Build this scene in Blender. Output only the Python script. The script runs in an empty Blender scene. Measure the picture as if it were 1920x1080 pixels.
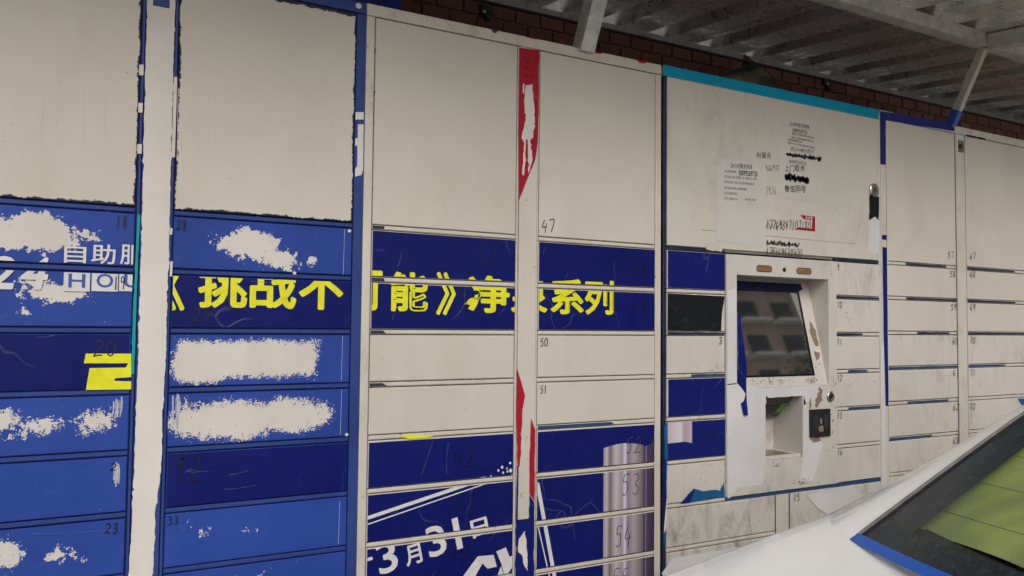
import bpy, bmesh, math, random
from mathutils import Vector, Matrix, noise as mnoise
random.seed(7)
S = bpy.context.scene
COL = S.collection
R = math.radians

# ------------------------------------------------------------------ camera
FPX, YAW, PIT, ROL, DIST, CZ = 1525., .5114, .0452, .0104, 1.995, 1.352
CAMP = Vector((0, -DIST, CZ))
fw = Vector((math.sin(YAW)*math.cos(PIT), math.cos(YAW)*math.cos(PIT), math.sin(PIT)))
rt = Vector((math.cos(YAW), -math.sin(YAW), 0))
up = rt.cross(fw)
rt2 = rt*math.cos(ROL) + up*math.sin(ROL)
up2 = up*math.cos(ROL) - rt*math.sin(ROL)
cam = bpy.data.cameras.new('camera')
cam.sensor_width = 36; cam.lens = FPX*36/1920; cam.clip_start = .05; cam.clip_end = 3000
co = bpy.data.objects.new('camera', cam); COL.objects.link(co)
m = Matrix((rt2, up2, -fw)).transposed().to_4x4(); m.translation = CAMP
co.matrix_world = m
S.camera = co

# ------------------------------------------------------------------ sky, sun, exposure
SUN_EL, SUN_AZ = R(38), R(200)          # azimuth from +y clockwise: behind the camera
wd = bpy.data.worlds.new('World'); S.world = wd; wd.use_nodes = True
nt = wd.node_tree; bg = nt.nodes['Background']
sky = nt.nodes.new('ShaderNodeTexSky'); sky.sky_type = 'NISHITA'; sky.sun_disc = False
sky.sun_elevation = SUN_EL; sky.sun_rotation = SUN_AZ
sky.air_density = 1.0; sky.dust_density = 6.0; sky.ozone_density = 1.0
hs = nt.nodes.new('ShaderNodeHueSaturation'); hs.inputs['Saturation'].default_value = .12
nt.links.new(sky.outputs[0], hs.inputs['Color']); nt.links.new(hs.outputs[0], bg.inputs[0])
bg.inputs[1].default_value = .10
sl = bpy.data.lights.new('sun', 'SUN'); sl.energy = .5; sl.angle = R(35); sl.color = (1, .94, .85)
so = bpy.data.objects.new('sun', sl); COL.objects.link(so)
sd = Vector((math.sin(SUN_AZ)*math.cos(SUN_EL), math.cos(SUN_AZ)*math.cos(SUN_EL), math.sin(SUN_EL)))
so.rotation_euler = sd.to_track_quat('Z', 'Y').to_euler(); so.location = (0, -6, 9)
S.view_settings.view_transform = 'Standard'; S.view_settings.look = 'None'
S.view_settings.exposure = 0.12; S.view_settings.gamma = 1

# ------------------------------------------------------------------ pixel <-> place
def ray(px, py):
    u = (px-960)/FPX; v = (py-540)/FPX
    return fw + rt2*u - up2*v
def at(px, py, Y=0.):
    r = ray(px, py); return CAMP + r*((Y+DIST)/r.y)
def W(px, py):
    p = at(px, py); return (p.x, p.z)

# ------------------------------------------------------------------ materials
class N:
    def __init__(s, name):
        s.m = bpy.data.materials.new(name); s.m.use_nodes = True
        s.t = s.m.node_tree; s.b = s.t.nodes['Principled BSDF']
        s.geo = s.t.nodes.new('ShaderNodeNewGeometry'); s.pos = s.geo.outputs['Position']
    def n(s, t, **k):
        x = s.t.nodes.new(t)
        for a, b in k.items(): setattr(x, a, b)
        return x
    def l(s, a, i):
        if hasattr(a, 'is_output'): s.t.links.new(a, i)
        else: i.default_value = a
    def math(s, op, a, b=0., c=None):
        x = s.n('ShaderNodeMath', operation=op); s.l(a, x.inputs[0]); s.l(b, x.inputs[1])
        if c is not None: s.l(c, x.inputs[2])
        return x.outputs[0]
    def vm(s, op, a, b=(0, 0, 0)):
        x = s.n('ShaderNodeVectorMath', operation=op); s.l(a, x.inputs[0]); s.l(b, x.inputs[1])
        return x.outputs['Value'] if op == 'LENGTH' else x.outputs[0]
    def noise(s, scale, detail=3, rough=.55, vec=None, dist=0.):
        x = s.n('ShaderNodeTexNoise'); s.l(s.pos if vec is None else vec, x.inputs['Vector'])
        x.inputs['Scale'].default_value = scale; x.inputs['Detail'].default_value = detail
        x.inputs['Roughness'].default_value = rough; x.inputs['Distortion'].default_value = dist
        return x.outputs[0]
    def rng(s, v, a, b, c=0., d=1.):
        x = s.n('ShaderNodeMapRange'); s.l(v, x.inputs[0])
        for i, q in enumerate((a, b, c, d)): x.inputs[i+1].default_value = q
        return x.outputs[0]
    def mix(s, f, a, b, mode='MIX'):
        x = s.n('ShaderNodeMix', data_type='RGBA', blend_type=mode)
        s.l(f, x.inputs[0])
        for v, i in ((a, 6), (b, 7)):
            if hasattr(v, 'is_output'): s.t.links.new(v, x.inputs[i])
            else: x.inputs[i].default_value = (*v, 1) if len(v) == 3 else v
        return x.outputs[2]
    def bump(s, h, strength=.2, dist=.002, prev=None):
        x = s.n('ShaderNodeBump'); s.l(h, x.inputs['Height'])
        x.inputs['Strength'].default_value = strength; x.inputs['Distance'].default_value = dist
        if prev is not None: s.t.links.new(prev, x.inputs['Normal'])
        return x.outputs[0]
    def done(s, col=None, rough=.5, metal=0., nrm=None, spec=None):
        b = s.b
        if col is not None:
            if hasattr(col, 'is_output'): s.t.links.new(col, b.inputs['Base Color'])
            else: b.inputs['Base Color'].default_value = (*col, 1)
        s.l(rough, b.inputs['Roughness']); b.inputs['Metallic'].default_value = metal
        if nrm is not None: s.t.links.new(nrm, b.inputs['Normal'])
        if spec is not None: b.inputs['Specular IOR Level'].default_value = spec
        return s.m

WHITE = (.59, .543, .478)
BLUE = (.020, .056, .285)
NAVY_EDGE = (.014, .017, .045)
def white_layers(q, col=WHITE, dirt=0., chips=.5):
    """aged white powder coat: slow tone drift, speckled chips, smears and rub marks"""
    n1 = q.noise(1.7, 3); n2 = q.noise(9, 4, .6)
    c = q.mix(q.rng(n1, .3, .7), tuple(v*.93 for v in col), tuple(min(1, v*1.05) for v in col))
    c = q.mix(q.rng(n2, .35, .75, 0, .22), c, (col[0]*.9, col[1]*.86, col[2]*.78))
    gr = q.noise(1., 5, .62, vec=q.vm('MULTIPLY', q.pos, (5, 5, 2.2)))
    c = q.mix(q.rng(gr, .50, .78, 0, .35), c, (col[0]*.66, col[1]*.60, col[2]*.50))
    fine = q.noise(70, 3, .6)
    ch = q.rng(fine, .725-.03*chips, .745-.03*chips)
    c = q.mix(q.math('MULTIPLY', ch, .75), c, (.10, .085, .07))
    if dirt:
        st = q.vm('MULTIPLY', q.pos, (14, 14, 7))
        d1 = q.noise(1.0, 6, .68, vec=st, dist=.6); d2 = q.noise(1.1, 3)
        k = q.math('MULTIPLY', q.rng(d1, .51, .68), q.rng(d2, .42, .58))
        c = q.mix(q.math('MULTIPLY', k, dirt), c, (.17, .14, .11))
        sp = q.noise(38, 4, .75, dist=1.0)
        k2 = q.math('MULTIPLY', q.rng(sp, .64, .67), q.rng(q.noise(3.1, 2), .50, .60))
        c = q.mix(q.math('MULTIPLY', k2, min(1, dirt*1.3)), c, (.075, .06, .05))
    return c
def white_mat(name, col=WHITE, dirt=0., chips=.5, rough=.42):
    q = N(name); c = white_layers(q, col, dirt, chips)
    r = q.rng(q.noise(6, 4), .3, .7, rough-.08, rough+.12)
    nb = q.bump(q.noise(420, 2), .06, .0006); nb = q.bump(q.noise(5, 2), .16, .012, nb)
    return q.done(c, r, nrm=nb)
def blue_layers(q, col=BLUE):
    n1 = q.noise(3.0, 4); n2 = q.noise(60, 4, .7)
    c = q.mix(q.rng(n1, .3, .7), tuple(v*.85 for v in col), tuple(v*1.18+.004 for v in col))
    c = q.mix(q.rng(n2, .60, .75, 0, .25), c, (.16, .19, .34))
    c = q.mix(q.rng(q.noise(130, 2, .6), .74, .77, 0, .8), c, (.45, .44, .42))
    return c
def peel_mat(name, blobs, base='blue', a=(.02, .012, .006), s=(14, 70, 260), dirt=0., under=BLUE):
    """two coats, the top one worn away inside blobs (e: ellipse, r: rectangle; metres on the wall)"""
    q = N(name); f = None
    for b in blobs:
        k, cx, cz, rx, rz = b[:5]
        if k == 'e':
            v = q.vm('MULTIPLY', q.vm('SUBTRACT', q.pos, (cx, 0, cz)), (1/rx, 0, 1/rz))
            g = q.math('MULTIPLY', q.math('SUBTRACT', 1., q.vm('LENGTH', v)), min(rx, rz))
        else:
            v = q.vm('SUBTRACT', q.vm('ABSOLUTE', q.vm('SUBTRACT', q.pos, (cx, 0, cz))), (rx, 0, rz))
            sx = q.n('ShaderNodeSeparateXYZ'); q.l(v, sx.inputs[0])
            g = q.math('MULTIPLY', q.math('MAXIMUM', sx.outputs[0], sx.outputs[2]), -1.)
        if len(b) > 5: g = q.math('ADD', g, b[5])
        f = g if f is None else q.math('MAXIMUM', f, g)
    for am, sc, de in zip(a, s, (6, 5, 3)):
        f = q.math('ADD', f, q.math('MULTIPLY', q.math('SUBTRACT', q.noise(sc, de, .68), .5), 5*am))
    mk = q.rng(f, -.0008, .0008)
    wh = white_layers(q, WHITE if under is NAVY_EDGE else (.635, .595, .555), dirt); bl = blue_layers(q, under)
    c = q.mix(mk, bl, wh)
    h = q.math('MULTIPLY', mk, -1.)
    nb = q.bump(h, .35, .0008); nb = q.bump(q.noise(5, 2), .10, .006, nb)
    return q.done(c, q.rng(q.noise(7, 4), .3, .7, .34, .5), nrm=nb, spec=.2)
def film_mat(name, col, rough=.28, crease=1., scuff=.18):
    """adhesive film: creases as bumps, pale scuffs along some of them"""
    q = N(name)
    w = q.n('ShaderNodeTexVoronoi', feature='DISTANCE_TO_EDGE'); w.inputs['Scale'].default_value = 5.5
    dv = q.n('ShaderNodeTexNoise'); q.l(q.pos, dv.inputs['Vector']); dv.inputs['Scale'].default_value = 7
    q.l(q.vm('ADD', q.pos, q.vm('MULTIPLY', dv.outputs['Color'], (.14, .14, .22))), w.inputs['Vector'])
    line = q.rng(w.outputs['Distance'], 0, .016, 1, 0)
    gate = q.rng(q.noise(4.3, 2), .52, .60)
    ln = q.math('MULTIPLY', line, gate)
    n1 = q.noise(2.5, 3)
    c = q.mix(q.rng(n1, .3, .7), tuple(v*.88 for v in col), tuple(min(1, v*1.14) for v in col))
    c = q.mix(q.math('MULTIPLY', ln, scuff), c, tuple(min(1, v*.5+.25) for v in col))
    c = q.mix(q.rng(q.noise(150, 3, .7), .70, .76, 0, .3*scuff), c, (.3, .3, .33))
    nb = q.bump(ln, .5*crease, .002); nb = q.bump(q.noise(11, 4), .22*crease, .006, nb)
    return q.done(c, q.rng(q.noise(12, 3), .3, .7, rough-.06, rough+.14), nrm=nb, spec=.5 if max(col) > .4 else .14)
def flat_mat(name, col, rough=.5, metal=0., var=.12, scale=30, bump=0.):
    q = N(name); n1 = q.noise(scale, 4, .6)
    c = q.mix(q.rng(n1, .3, .7), tuple(v*(1-var) for v in col), tuple(min(1, v*(1+var)) for v in col))
    nb = q.bump(q.noise(scale*3, 3), bump, .004) if bump else None
    return q.done(c, q.rng(n1, .3, .7, max(.02, rough-.07), min(1, rough+.07)), metal, nb)

M = {}
M['white'] = white_mat('white_powder_coat')
M['white2'] = white_mat('white_powder_coat_soiled', (.595, .556, .508), dirt=.42, chips=.8)
M['white3'] = white_mat('white_panel_grimy', (.58, .545, .50), dirt=.8, chips=1.)
M['frame_white'] = white_mat('white_frame', (.595, .55, .485), dirt=.35, chips=1.2)
q = N('blue_frame_paint'); M['blue'] = q.done(blue_layers(q, (.024, .048, .20)), .4, spec=.25)
q = N('blue_door_paint'); M['bluedoor'] = q.done(blue_layers(q), q.rng(q.noise(7, 4), .3, .7, .33, .5), nrm=q.bump(q.noise(5, 2), .1, .006), spec=.2)
M['navy_film'] = film_mat('navy_film', (.0062, .0100, .112))
M['navy_film2'] = film_mat('royal_film', (.0075, .013, .125))
M['teal_film'] = film_mat('teal_blue_film', (.012, .09, .22), scuff=.6)
M['black_film'] = film_mat('black_film', (.012, .0135, .016), scuff=.05)
M['red_film'] = film_mat('red_film', (.36, .012, .03), crease=.5, scuff=.15)
M['cyan_tape'] = film_mat('cyan_tape', (.005, .26, .40), rough=.4, crease=.7, scuff=.2)
M['teal_tape'] = film_mat('teal_tape', (.01, .30, .32), rough=.4, crease=.4)
M['navy_tape'] = film_mat('navy_tape', (.018, .025, .16), rough=.4, crease=.7)
M['white_film'] = film_mat('white_film', (.62, .605, .60), rough=.4, crease=.5, scuff=.0)
M['bare_white'] = film_mat('white_backing', (.645, .60, .55), rough=.5, crease=.3, scuff=.0)
M['yellow'] = flat_mat('yellow_print', (.74, .72, .012), .32, var=.10)
M['print_white'] = flat_mat('white_print', (.64, .615, .60), .35, var=.08)
M['print_blue'] = flat_mat('blue_print', (.03, .08, .36), .4)
M['ink'] = flat_mat('marker_ink', (.04, .04, .047), .45, var=.4, scale=90)
M['ink_blue'] = flat_mat('marker_ink_on_film', (.004, .004, .018), .35, var=.3)
M['faint'] = flat_mat('faded_ink', (.24, .22, .195), .6, var=.3, scale=120)
M['ghost'] = flat_mat('letter_ghost', (.535, .492, .428), .5, var=.1)
M['rust'] = flat_mat('brown_residue', (.22, .16, .11), .8, var=.4, scale=150)
M['paper'] = film_mat('thin_paper', (.565, .54, .505), rough=.6, crease=.5, scuff=.0)
M['paper_tape'] = film_mat('old_taped_paper', (.545, .515, .465), rough=.45, crease=.9, scuff=.0)
M['dark'] = flat_mat('dark_plastic', (.012, .013, .014), .4)
M['steel'] = flat_mat('worn_steel', (.42, .41, .39), .38, 1., var=.2, scale=60)
M['galv'] = flat_mat('galvanised_tube', (.56, .54, .51), .45, .4, var=.25, scale=25, bump=.1)
M['rail_navy'] = flat_mat('navy_rail_film', (.012, .02, .05), .4, var=.5, scale=18)
M['rail_blue'] = flat_mat('blue_rail_film', (.018, .06, .15), .4, var=.4, scale=18)
M['green'] = flat_mat('green_plastic', (.10, .30, .02), .4)
M['grey_glass'] = flat_mat('scanner_window', (.10, .095, .09), .25, var=.25, scale=14)
M['greyplastic'] = flat_mat('dark_grey_plastic', (.045, .048, .046), .4, var=.2)
M['hole'] = flat_mat('brown_board', (.22, .12, .055), .8, var=.25)
M['smoke'] = flat_mat('scratch_white', (.40, .40, .44), .5, var=.25)

# ------------------------------------------------------------------ mesh helpers
WL = {}
class MB:
    def __init__(s): s.v = []; s.f = []
    def box(s, x0, x1, y0, y1, z0, z1, bev=0.):
        """box; with bev the front (-y) face is chamfered"""
        i = len(s.v)
        if not bev:
            s.v += [(x, y, z) for y in (y0, y1) for z in (z0, z1) for x in (x0, x1)]
            s.f += [[i+a for a in q] for q in ((0, 1, 3, 2), (5, 4, 6, 7), (4, 0, 2, 6), (1, 5, 7, 3), (2, 3, 7, 6), (4, 5, 1, 0))]
        else:
            b = bev
            def ring(x0, x1, z0, z1, y): return [(x0, y, z0), (x1, y, z0), (x1, y, z1), (x0, y, z1)]
            s.v += ring(x0+b, x1-b, z0+b, z1-b, y0) + ring(x0, x1, z0, z1, y0+b) + ring(x0, x1, z0, z1, y1)
            s.f.append([i, i+1, i+2, i+3])
            for r in (0, 4):
                for k in range(4):
                    a, c = i+r+k, i+r+(k+1) % 4
                    s.f.append([c, a, a+4, c+4][::1])
            s.f.append([i+11, i+10, i+9, i+8])
        return s
    def quad(s, *p): i = len(s.v); s.v += [tuple(x) for x in p]; s.f.append(list(range(i, i+len(p)))); return s
    def bar(s, a, b, w, h, upv=(0, 0, 1)):
        a = Vector(a); b = Vector(b); d = (b-a).normalized(); r = d.cross(Vector(upv)).normalized(); u = r.cross(d)
        i = len(s.v)
        for p in (a, b):
            for sx, sz in ((-1, -1), (1, -1), (1, 1), (-1, 1)): s.v.append(tuple(p + r*sx*w/2 + u*sz*h/2))
        s.f += [[i+3, i+2, i+1, i], [i+4, i+5, i+6, i+7]] + [[i+k, i+(k+1) % 4, i+4+(k+1) % 4, i+4+k] for k in range(4)]
        return s
    def lathe(s, c, axis, prof, n=24):
        c = Vector(c); ax = Vector(axis).normalized(); r = ax.orthogonal().normalized(); t = ax.cross(r); i = len(s.v)
        for (h, rad) in prof:
            for k in range(n):
                a = 2*math.pi*k/n; s.v.append(tuple(c + ax*h + (r*math.cos(a)+t*math.sin(a))*rad))
        for j in range(len(prof)-1):
            for k in range(n): s.f.append([i+j*n+k, i+j*n+(k+1) % n, i+(j+1)*n+(k+1) % n, i+(j+1)*n+k])
        s.f.append([i+k for k in range(n)][::-1]); s.f.append([i+(len(prof)-1)*n+k for k in range(n)])
        return s
    def grid(s, fn, nu, nv, flip=False):
        i = len(s.v)
        for b in range(nv+1):
            for a in range(nu+1): s.v.append(tuple(fn(a/nu, b/nv)))
        for b in range(nv):
            for a in range(nu):
                p = i+b*(nu+1)+a; fc = [p, p+1, p+nu+2, p+nu+1]; s.f.append(fc[::-1] if flip else fc)
        return s
    def build(s, name, mat, parent=None, smooth=False, recalc=True):
        return mesh_obj(name, s.v, s.f, mat, parent, smooth, recalc)
def mesh_obj(name, v, f, mat, parent=None, smooth=False, recalc=True):
    xs, ys, zs = zip(*v)
    if parent is None: o0 = Vector(((min(xs)+max(xs))/2, (min(ys)+max(ys))/2, min(zs)))
    else: o0 = Vector(((min(xs)+max(xs))/2, (min(ys)+max(ys))/2, (min(zs)+max(zs))/2))
    me = bpy.data.meshes.new(name); me.from_pydata([tuple(Vector(p)-o0) for p in v], [], f)
    if recalc:
        bm = bmesh.new(); bm.from_mesh(me); bmesh.ops.recalc_face_normals(bm, faces=bm.faces); bm.to_mesh(me); bm.free()
    if smooth: me.polygons.foreach_set('use_smooth', [True]*len(me.polygons))
    me.materials.append(M[mat] if isinstance(mat, str) else mat)
    o = bpy.data.objects.new(name, me); COL.objects.link(o)
    put(o, o0, parent)
    return o
def put(o, loc, parent=None):
    WL[o] = Vector(loc)
    if parent is not None: o.parent = parent; o.location = Vector(loc) - WL[parent]
    else: o.location = loc
def empty(name, loc, label, cat, group=None):
    o = bpy.data.objects.new(name, None); COL.objects.link(o); o.empty_display_size = .1; put(o, loc)
    return tag(o, label, cat, group)
def tag(o, label, cat, group=None):
    o['label'] = label; o['category'] = cat
    if group: o['group'] = group
    return o
def struct(o): o['kind'] = 'structure'; return o

# flat things on the locker fronts; y is the layer (door 0, film, print, ink)
YF, YP, YI = -.0008, -.0014, -.0020
def sheet(name, poly, mat, parent, y=YF):
    """poly: wall (x, z) outline"""
    bm = bmesh.new(); vs = [bm.verts.new((x, y, z)) for x, z in poly]; f = bm.faces.new(vs)
    f.normal_update()
    if f.normal.y > 0: f.normal_flip()
    bmesh.ops.triangulate(bm, faces=bm.faces)
    v = [tuple(a.co) for a in bm.verts]; bm.verts.index_update(); fs = [[a.index for a in g.verts] for g in bm.faces]; bm.free()
    return mesh_obj(name, v, fs, mat, parent, recalc=False)
def pxpoly(pts): return [W(*p) for p in pts]
def jag(pts, amp=2., step=8., closed=True, seed=0):
    rnd = random.Random(seed); out = []
    n = len(pts)
    for i in range(n if closed else n-1):
        a = pts[i]; b = pts[(i+1) % n]; L = math.hypot(b[0]-a[0], b[1]-a[1]); k = max(1, int(L/step))
        out.append(a)
        for j in range(1, k):
            t = (j+rnd.uniform(-.42, .42))/k; amp_ = amp; amp = amp_*rnd.choice((.2, .5, .8, 1.7)); out.append((a[0]+(b[0]-a[0])*t+rnd.uniform(-amp, amp), a[1]+(b[1]-a[1])*t+rnd.uniform(-amp, amp)*.7)); amp = amp_
    if not closed: out.append(pts[-1])
    return out
def clip_parts(tris_v, tris_f, rect):
    """cut a flat triangle mesh in (x, z) to a rectangle"""
    x0, x1, z0, z1 = rect
    bm = bmesh.new(); vs = [bm.verts.new((x, 0, z)) for x, z in tris_v]
    for f in tris_f:
        try: bm.faces.new([vs[i] for i in f])
        except ValueError: pass
    for pco, pno in (((x0, 0, 0), (-1, 0, 0)), ((x1, 0, 0), (1, 0, 0)), ((0, 0, z0), (0, 0, -1)), ((0, 0, z1), (0, 0, 1))):
        g = bm.verts[:]+bm.edges[:]+bm.faces[:]
        if not bm.faces: break
        bmesh.ops.bisect_plane(bm, geom=g, plane_co=pco, plane_no=pno, clear_outer=True, dist=1e-6)
    bm.verts.index_update()
    v = [(a.co.x, a.co.z) for a in bm.verts]; f = [[a.index for a in g.verts] for g in bm.faces]; bm.free()
    return v, f
def flat_obj(name, v2, f, mat, parent, y):
    if not f: return None
    v = []; fs = []
    for g in f:
        a = sum(v2[g[i]][0]*v2[g[(i+1) % len(g)]][1]-v2[g[(i+1) % len(g)]][0]*v2[g[i]][1] for i in range(len(g)))
        fs.append(g if a > 0 else g[::-1])
    # strokes that overlap are laid a hair apart, island by island
    par = list(range(len(v2)))
    def find(a):
        while par[a] != a: par[a] = par[par[a]]; a = par[a]
        return a
    for g in fs:
        r0 = find(g[0])
        for k in g[1:]: par[find(k)] = r0
    ids = {}; lay = [ids.setdefault(find(i), len(ids)) % 24 for i in range(len(v2))]
    return mesh_obj(name, [(p[0], y-l*.000012, p[1]) for p, l in zip(v2, lay)], fs, mat, parent, recalc=False)

# glyphs from the built-in font, normalised to a unit box
_gc = {}
def glyph(ch, bold=0.):
    if (ch, bold) in _gc: return _gc[ch, bold]
    c = bpy.data.curves.new('glyph', 'FONT'); c.body = ch; c.resolution_u = 3
    o = bpy.data.objects.new('glyph', c); COL.objects.link(o)
    bpy.context.view_layer.update()
    me = bpy.data.meshes.new_from_object(o.evaluated_get(bpy.context.evaluated_depsgraph_get()))
    v = [tuple(p.co[:2]) for p in me.vertices]; f = [list(p.vertices) for p in me.polygons]
    bpy.data.objects.remove(o); bpy.data.curves.remove(c); bpy.data.meshes.remove(me)
    xs = [p[0] for p in v]; zs = [p[1] for p in v]; x0, x1, z0, z1 = min(xs), max(xs), min(zs), max(zs)
    v = [((x-x0)/(x1-x0+1e-9), (z-z0)/(z1-z0+1e-9)) for x, z in v]
    _gc[ch, bold] = (v, f); return v, f
BOLD_N = 10
def embolden(v, f, bold):
    if not bold: return v, f
    V = []; F = []; k = 1/(1+2*bold)
    for i in range(BOLD_N):
        t = 2*math.pi*(i+.5)/BOLD_N; dx, dz = bold*1.15*math.cos(t), bold*math.sin(t); o = len(V)
        V += [((x+dx-.5)*k+.5, (z+dz-.5)*k+.5) for x, z in v]; F += [[a+o for a in g] for g in f]
    return V, F
def text_quad(ch, bl, br, tl, bold=0.):
    """glyph mapped onto a parallelogram given by three picture points -> wall (x, z)"""
    v, f = embolden(*glyph(ch), bold); a, b, c = W(*bl), W(*br), W(*tl)
    return [(a[0]+u*(b[0]-a[0])+w*(c[0]-a[0]), a[1]+u*(b[1]-a[1])+w*(c[1]-a[1])) for u, w in v], f
def text_rect(ch, x0, x1, z0, z1, bold=0., shear=0.):
    v, f = embolden(*glyph(ch), bold)
    return [(x0+u*(x1-x0)+shear*w*(z1-z0), z0+w*(z1-z0)) for u, w in v], f
def place(name, geo, mat, parent, y=YP, rect=None):
    v, f = geo
    if rect: v, f = clip_parts(v, f, rect)
    return flat_obj(name, v, f, mat, parent, y)
def merge(geos):
    v = []; f = []
    for a, b in geos:
        i = len(v); v += a; f += [[k+i for k in g] for g in b]
    return v, f

# pen strokes as ribbons
def ribbon(pts, w, seed=0):
    rnd = random.Random(seed); v = []; f = []
    for i in range(len(pts)):
        a = pts[max(0, i-1)]; b = pts[min(len(pts)-1, i+1)]; dx, dz = b[0]-a[0], b[1]-a[1]; L = math.hypot(dx, dz) or 1
        nx, nz = -dz/L, dx/L; h = w/2*rnd.uniform(.7, 1.15)
        v += [(pts[i][0]+nx*h, pts[i][1]+nz*h), (pts[i][0]-nx*h, pts[i][1]-nz*h)]
        if i: k = 2*i; f.append([k-2, k-1, k+1, k])
    return v, f
def smooth_line(p, n=5):
    if len(p) < 3: return p
    out = []
    for i in range(len(p)-1):
        p0, p1, p2, p3 = p[max(0, i-1)], p[i], p[i+1], p[min(len(p)-1, i+2)]
        for k in range(n):
            t = k/n
            out.append(tuple(.5*(2*p1[j]+(p2[j]-p0[j])*t+(2*p0[j]-5*p1[j]+4*p2[j]-p3[j])*t*t+(3*p1[j]-p0[j]-3*p2[j]+p3[j])*t**3) for j in (0, 1)))
    return out+[p[-1]]
DG = {'0': [[(.5, 1), (.1, .7), (.1, .25), (.5, 0), (.9, .3), (.85, .75), (.5, 1)]], '1': [[(.5, 1), (.45, 0)]],
      '2': [[(.1, .8), (.45, 1), (.85, .75), (.5, .35), (.05, .02), (.5, .08), (.95, .05)]],
      '3': [[(.1, .9), (.6, 1), (.75, .78), (.4, .55), (.85, .35), (.6, .02), (.1, .1)]],
      '4': [[(.45, 1), (.1, .4), (.95, .45)], [(.75, .75), (.6, -.05)]],
      '5': [[(.3, .95), (.2, .6), (.6, .62), (.8, .3), (.5, 0), (.1, .08)], [(.3, .95), (.95, 1)]],
      '6': [[(.7, 1), (.25, .6), (.15, .2), (.5, 0), (.8, .25), (.5, .45), (.2, .3)]],
      '7': [[(.05, .95), (.9, .98), (.5, 0)]],
      '8': [[(.75, .9), (.3, .95), (.3, .65), (.75, .35), (.55, .02), (.15, .2), (.5, .55), (.8, .85)]],
      '9': [[(.8, .85), (.35, 1), (.2, .65), (.6, .55), (.8, .9), (.65, 0)]]}
def hand(parent, txt, px, py, w, h, mat='ink', sw=.0026, y=YI, name='handwritten_number', slope=0.):
    """marker writing: (px, py) top left in the picture, w x h pixels"""
    rnd = random.Random(hash((txt, int(px))) % 9999 if False else int(px*7+py*3)); gs = []
    cw = w/len(txt)
    for i, ch in enumerate(txt):
        for st in DG.get(ch, []):
            pts = [(px+cw*i+(u*.78+.12*(v-.5)+.06)*cw+rnd.uniform(-.03, .03)*cw, py+(1-v)*h+rnd.uniform(-.03, .03)*h+slope*cw*i) for u, v in st]
            gs.append(ribbon(pxpoly(smooth_line(pts)), sw, int(px)+i))
    v, f = merge(gs); return flat_obj(name, v, f, mat, parent, y)
def scribble(parent, x0, x1, y0, y1, n, mat='ink', sw=.004, y=YI, slope=0., name='scribble'):
    rnd = random.Random(int(x0+y0)); pts = []
    for i in range(n):
        t = i/(n-1); x = x0+(x1-x0)*t+rnd.uniform(-3, 3); yy = (y0 if i % 2 else y1)+rnd.uniform(-2, 2)+slope*(x-x0); pts.append((x, yy))
    v, f = ribbon(pxpoly(smooth_line(pts, 4)), sw, n)
    return flat_obj(name, v, f, mat, parent, y)
def stroke(parent, pts, mat, sw, y=YI, name='pen_line', n=5):
    v, f = ribbon(pxpoly(smooth_line(pts, n)), sw, len(pts)); return flat_obj(name, v, f, mat, parent, y)

# ================================================================== the setting
q = N('pale_worn_paving'); n1 = q.noise(.35, 4); n2 = q.noise(90, 4, .7)
c = q.mix(q.rng(n1, .3, .7), (.27, .26, .245), (.37, .36, .34)); c = q.mix(q.rng(n2, .4, .7, 0, .5), c, (.40, .385, .36))
M['asphalt'] = q.done(c, .9, nrm=q.bump(n2, .5, .006))
q = N('concrete'); n1 = q.noise(1.2, 5); n2 = q.noise(40, 4)
M['concrete'] = q.done(q.mix(q.rng(n1, .3, .7), (.26, .25, .235), (.36, .35, .33)), .85, nrm=q.bump(n2, .3, .003))
g = struct(MB().quad((-400, -400, 0), (400, -400, 0), (400, 400, 0), (-400, 400, 0)).build('ground', 'asphalt'))
pv = struct(MB().box(-3, 7, -.45, .98, -.1, .262, .02).build('pavement', 'concrete'))
PLZ = .262

# ================================================================== lockers
R0, PI = 1.6, .135
GAP, RAIL = .0026, .0105
def rowz(k, p=PI, r0=R0): return r0-k*p
def door_span(k, p=PI, r0=R0):           # door under gap line k
    return rowz(k+1, p, r0)+RAIL/2+GAP, rowz(k, p, r0)-RAIL/2-GAP
class Cab:
    def __init__(s, name, x0, x1, ztop, label, depth=.50):
        s.x0, s.x1 = x0, x1
        s.o = empty(name, ((x0+x1)/2, depth/2, PLZ), label, 'parcel locker', 'parcel lockers in a row')
        s.zt = ztop; s.d = {}; s.depth = depth
    def body(s, mat, zb=PLZ):
        MB().box(s.x0, s.x1, .016, s.depth, zb, s.zt-.001).build('carcass', mat, s.o)
    def part(s, name, x0, x1, z0, z1, mat, y0=.0015, y1=.0155, bev=.0012):
        return MB().box(x0, x1, y0, y1, z0, z1, bev).build(name, mat, s.o)
    def door(s, key, x0, x1, z0, z1, mat, tilt=0.):
        g = lambda: random.uniform(0, .0007)
        y = random.choice((0, 0, .0003, .0008, .0014)); x0 += g(); x1 -= g(); z0 += g(); z1 -= g()
        d = MB().box(x0, x1, y, .0155, z0, z1, .0018).build('door', mat, s.o)
        s.d[key] = d; d['r'] = (x0, x1, z0, z1); return d
    def film(s, key, mat, l=.001, r=.001, t=.001, b=.001):
        x0, x1, z0, z1 = s.d[key]['r']
        return sheet('film', [(x0+l, z0+b), (x1-r, z0+b), (x1-r, z1-t), (x0+l, z1-t)], mat, s.d[key])
def PB(kind, cx, cy, rx, ry, *ex):
    """blob in picture pixels -> wall metres"""
    x, z = W(cx, cy); xa, _ = W(cx+1, cy); _, za = W(cx, cy+1)
    return (kind, x, z, rx*abs(xa-x), ry*abs(za-z), *ex)
def rails(C, x0, x1, ks, mat, p=PI, r0=R0):
    out = []
    for k in ks:
        z = rowz(k, p, r0); out.append(C.part('rail', x0, x1, z-RAIL/2, z+RAIL/2, mat, .0005, .0155, .002))
    return out
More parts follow.
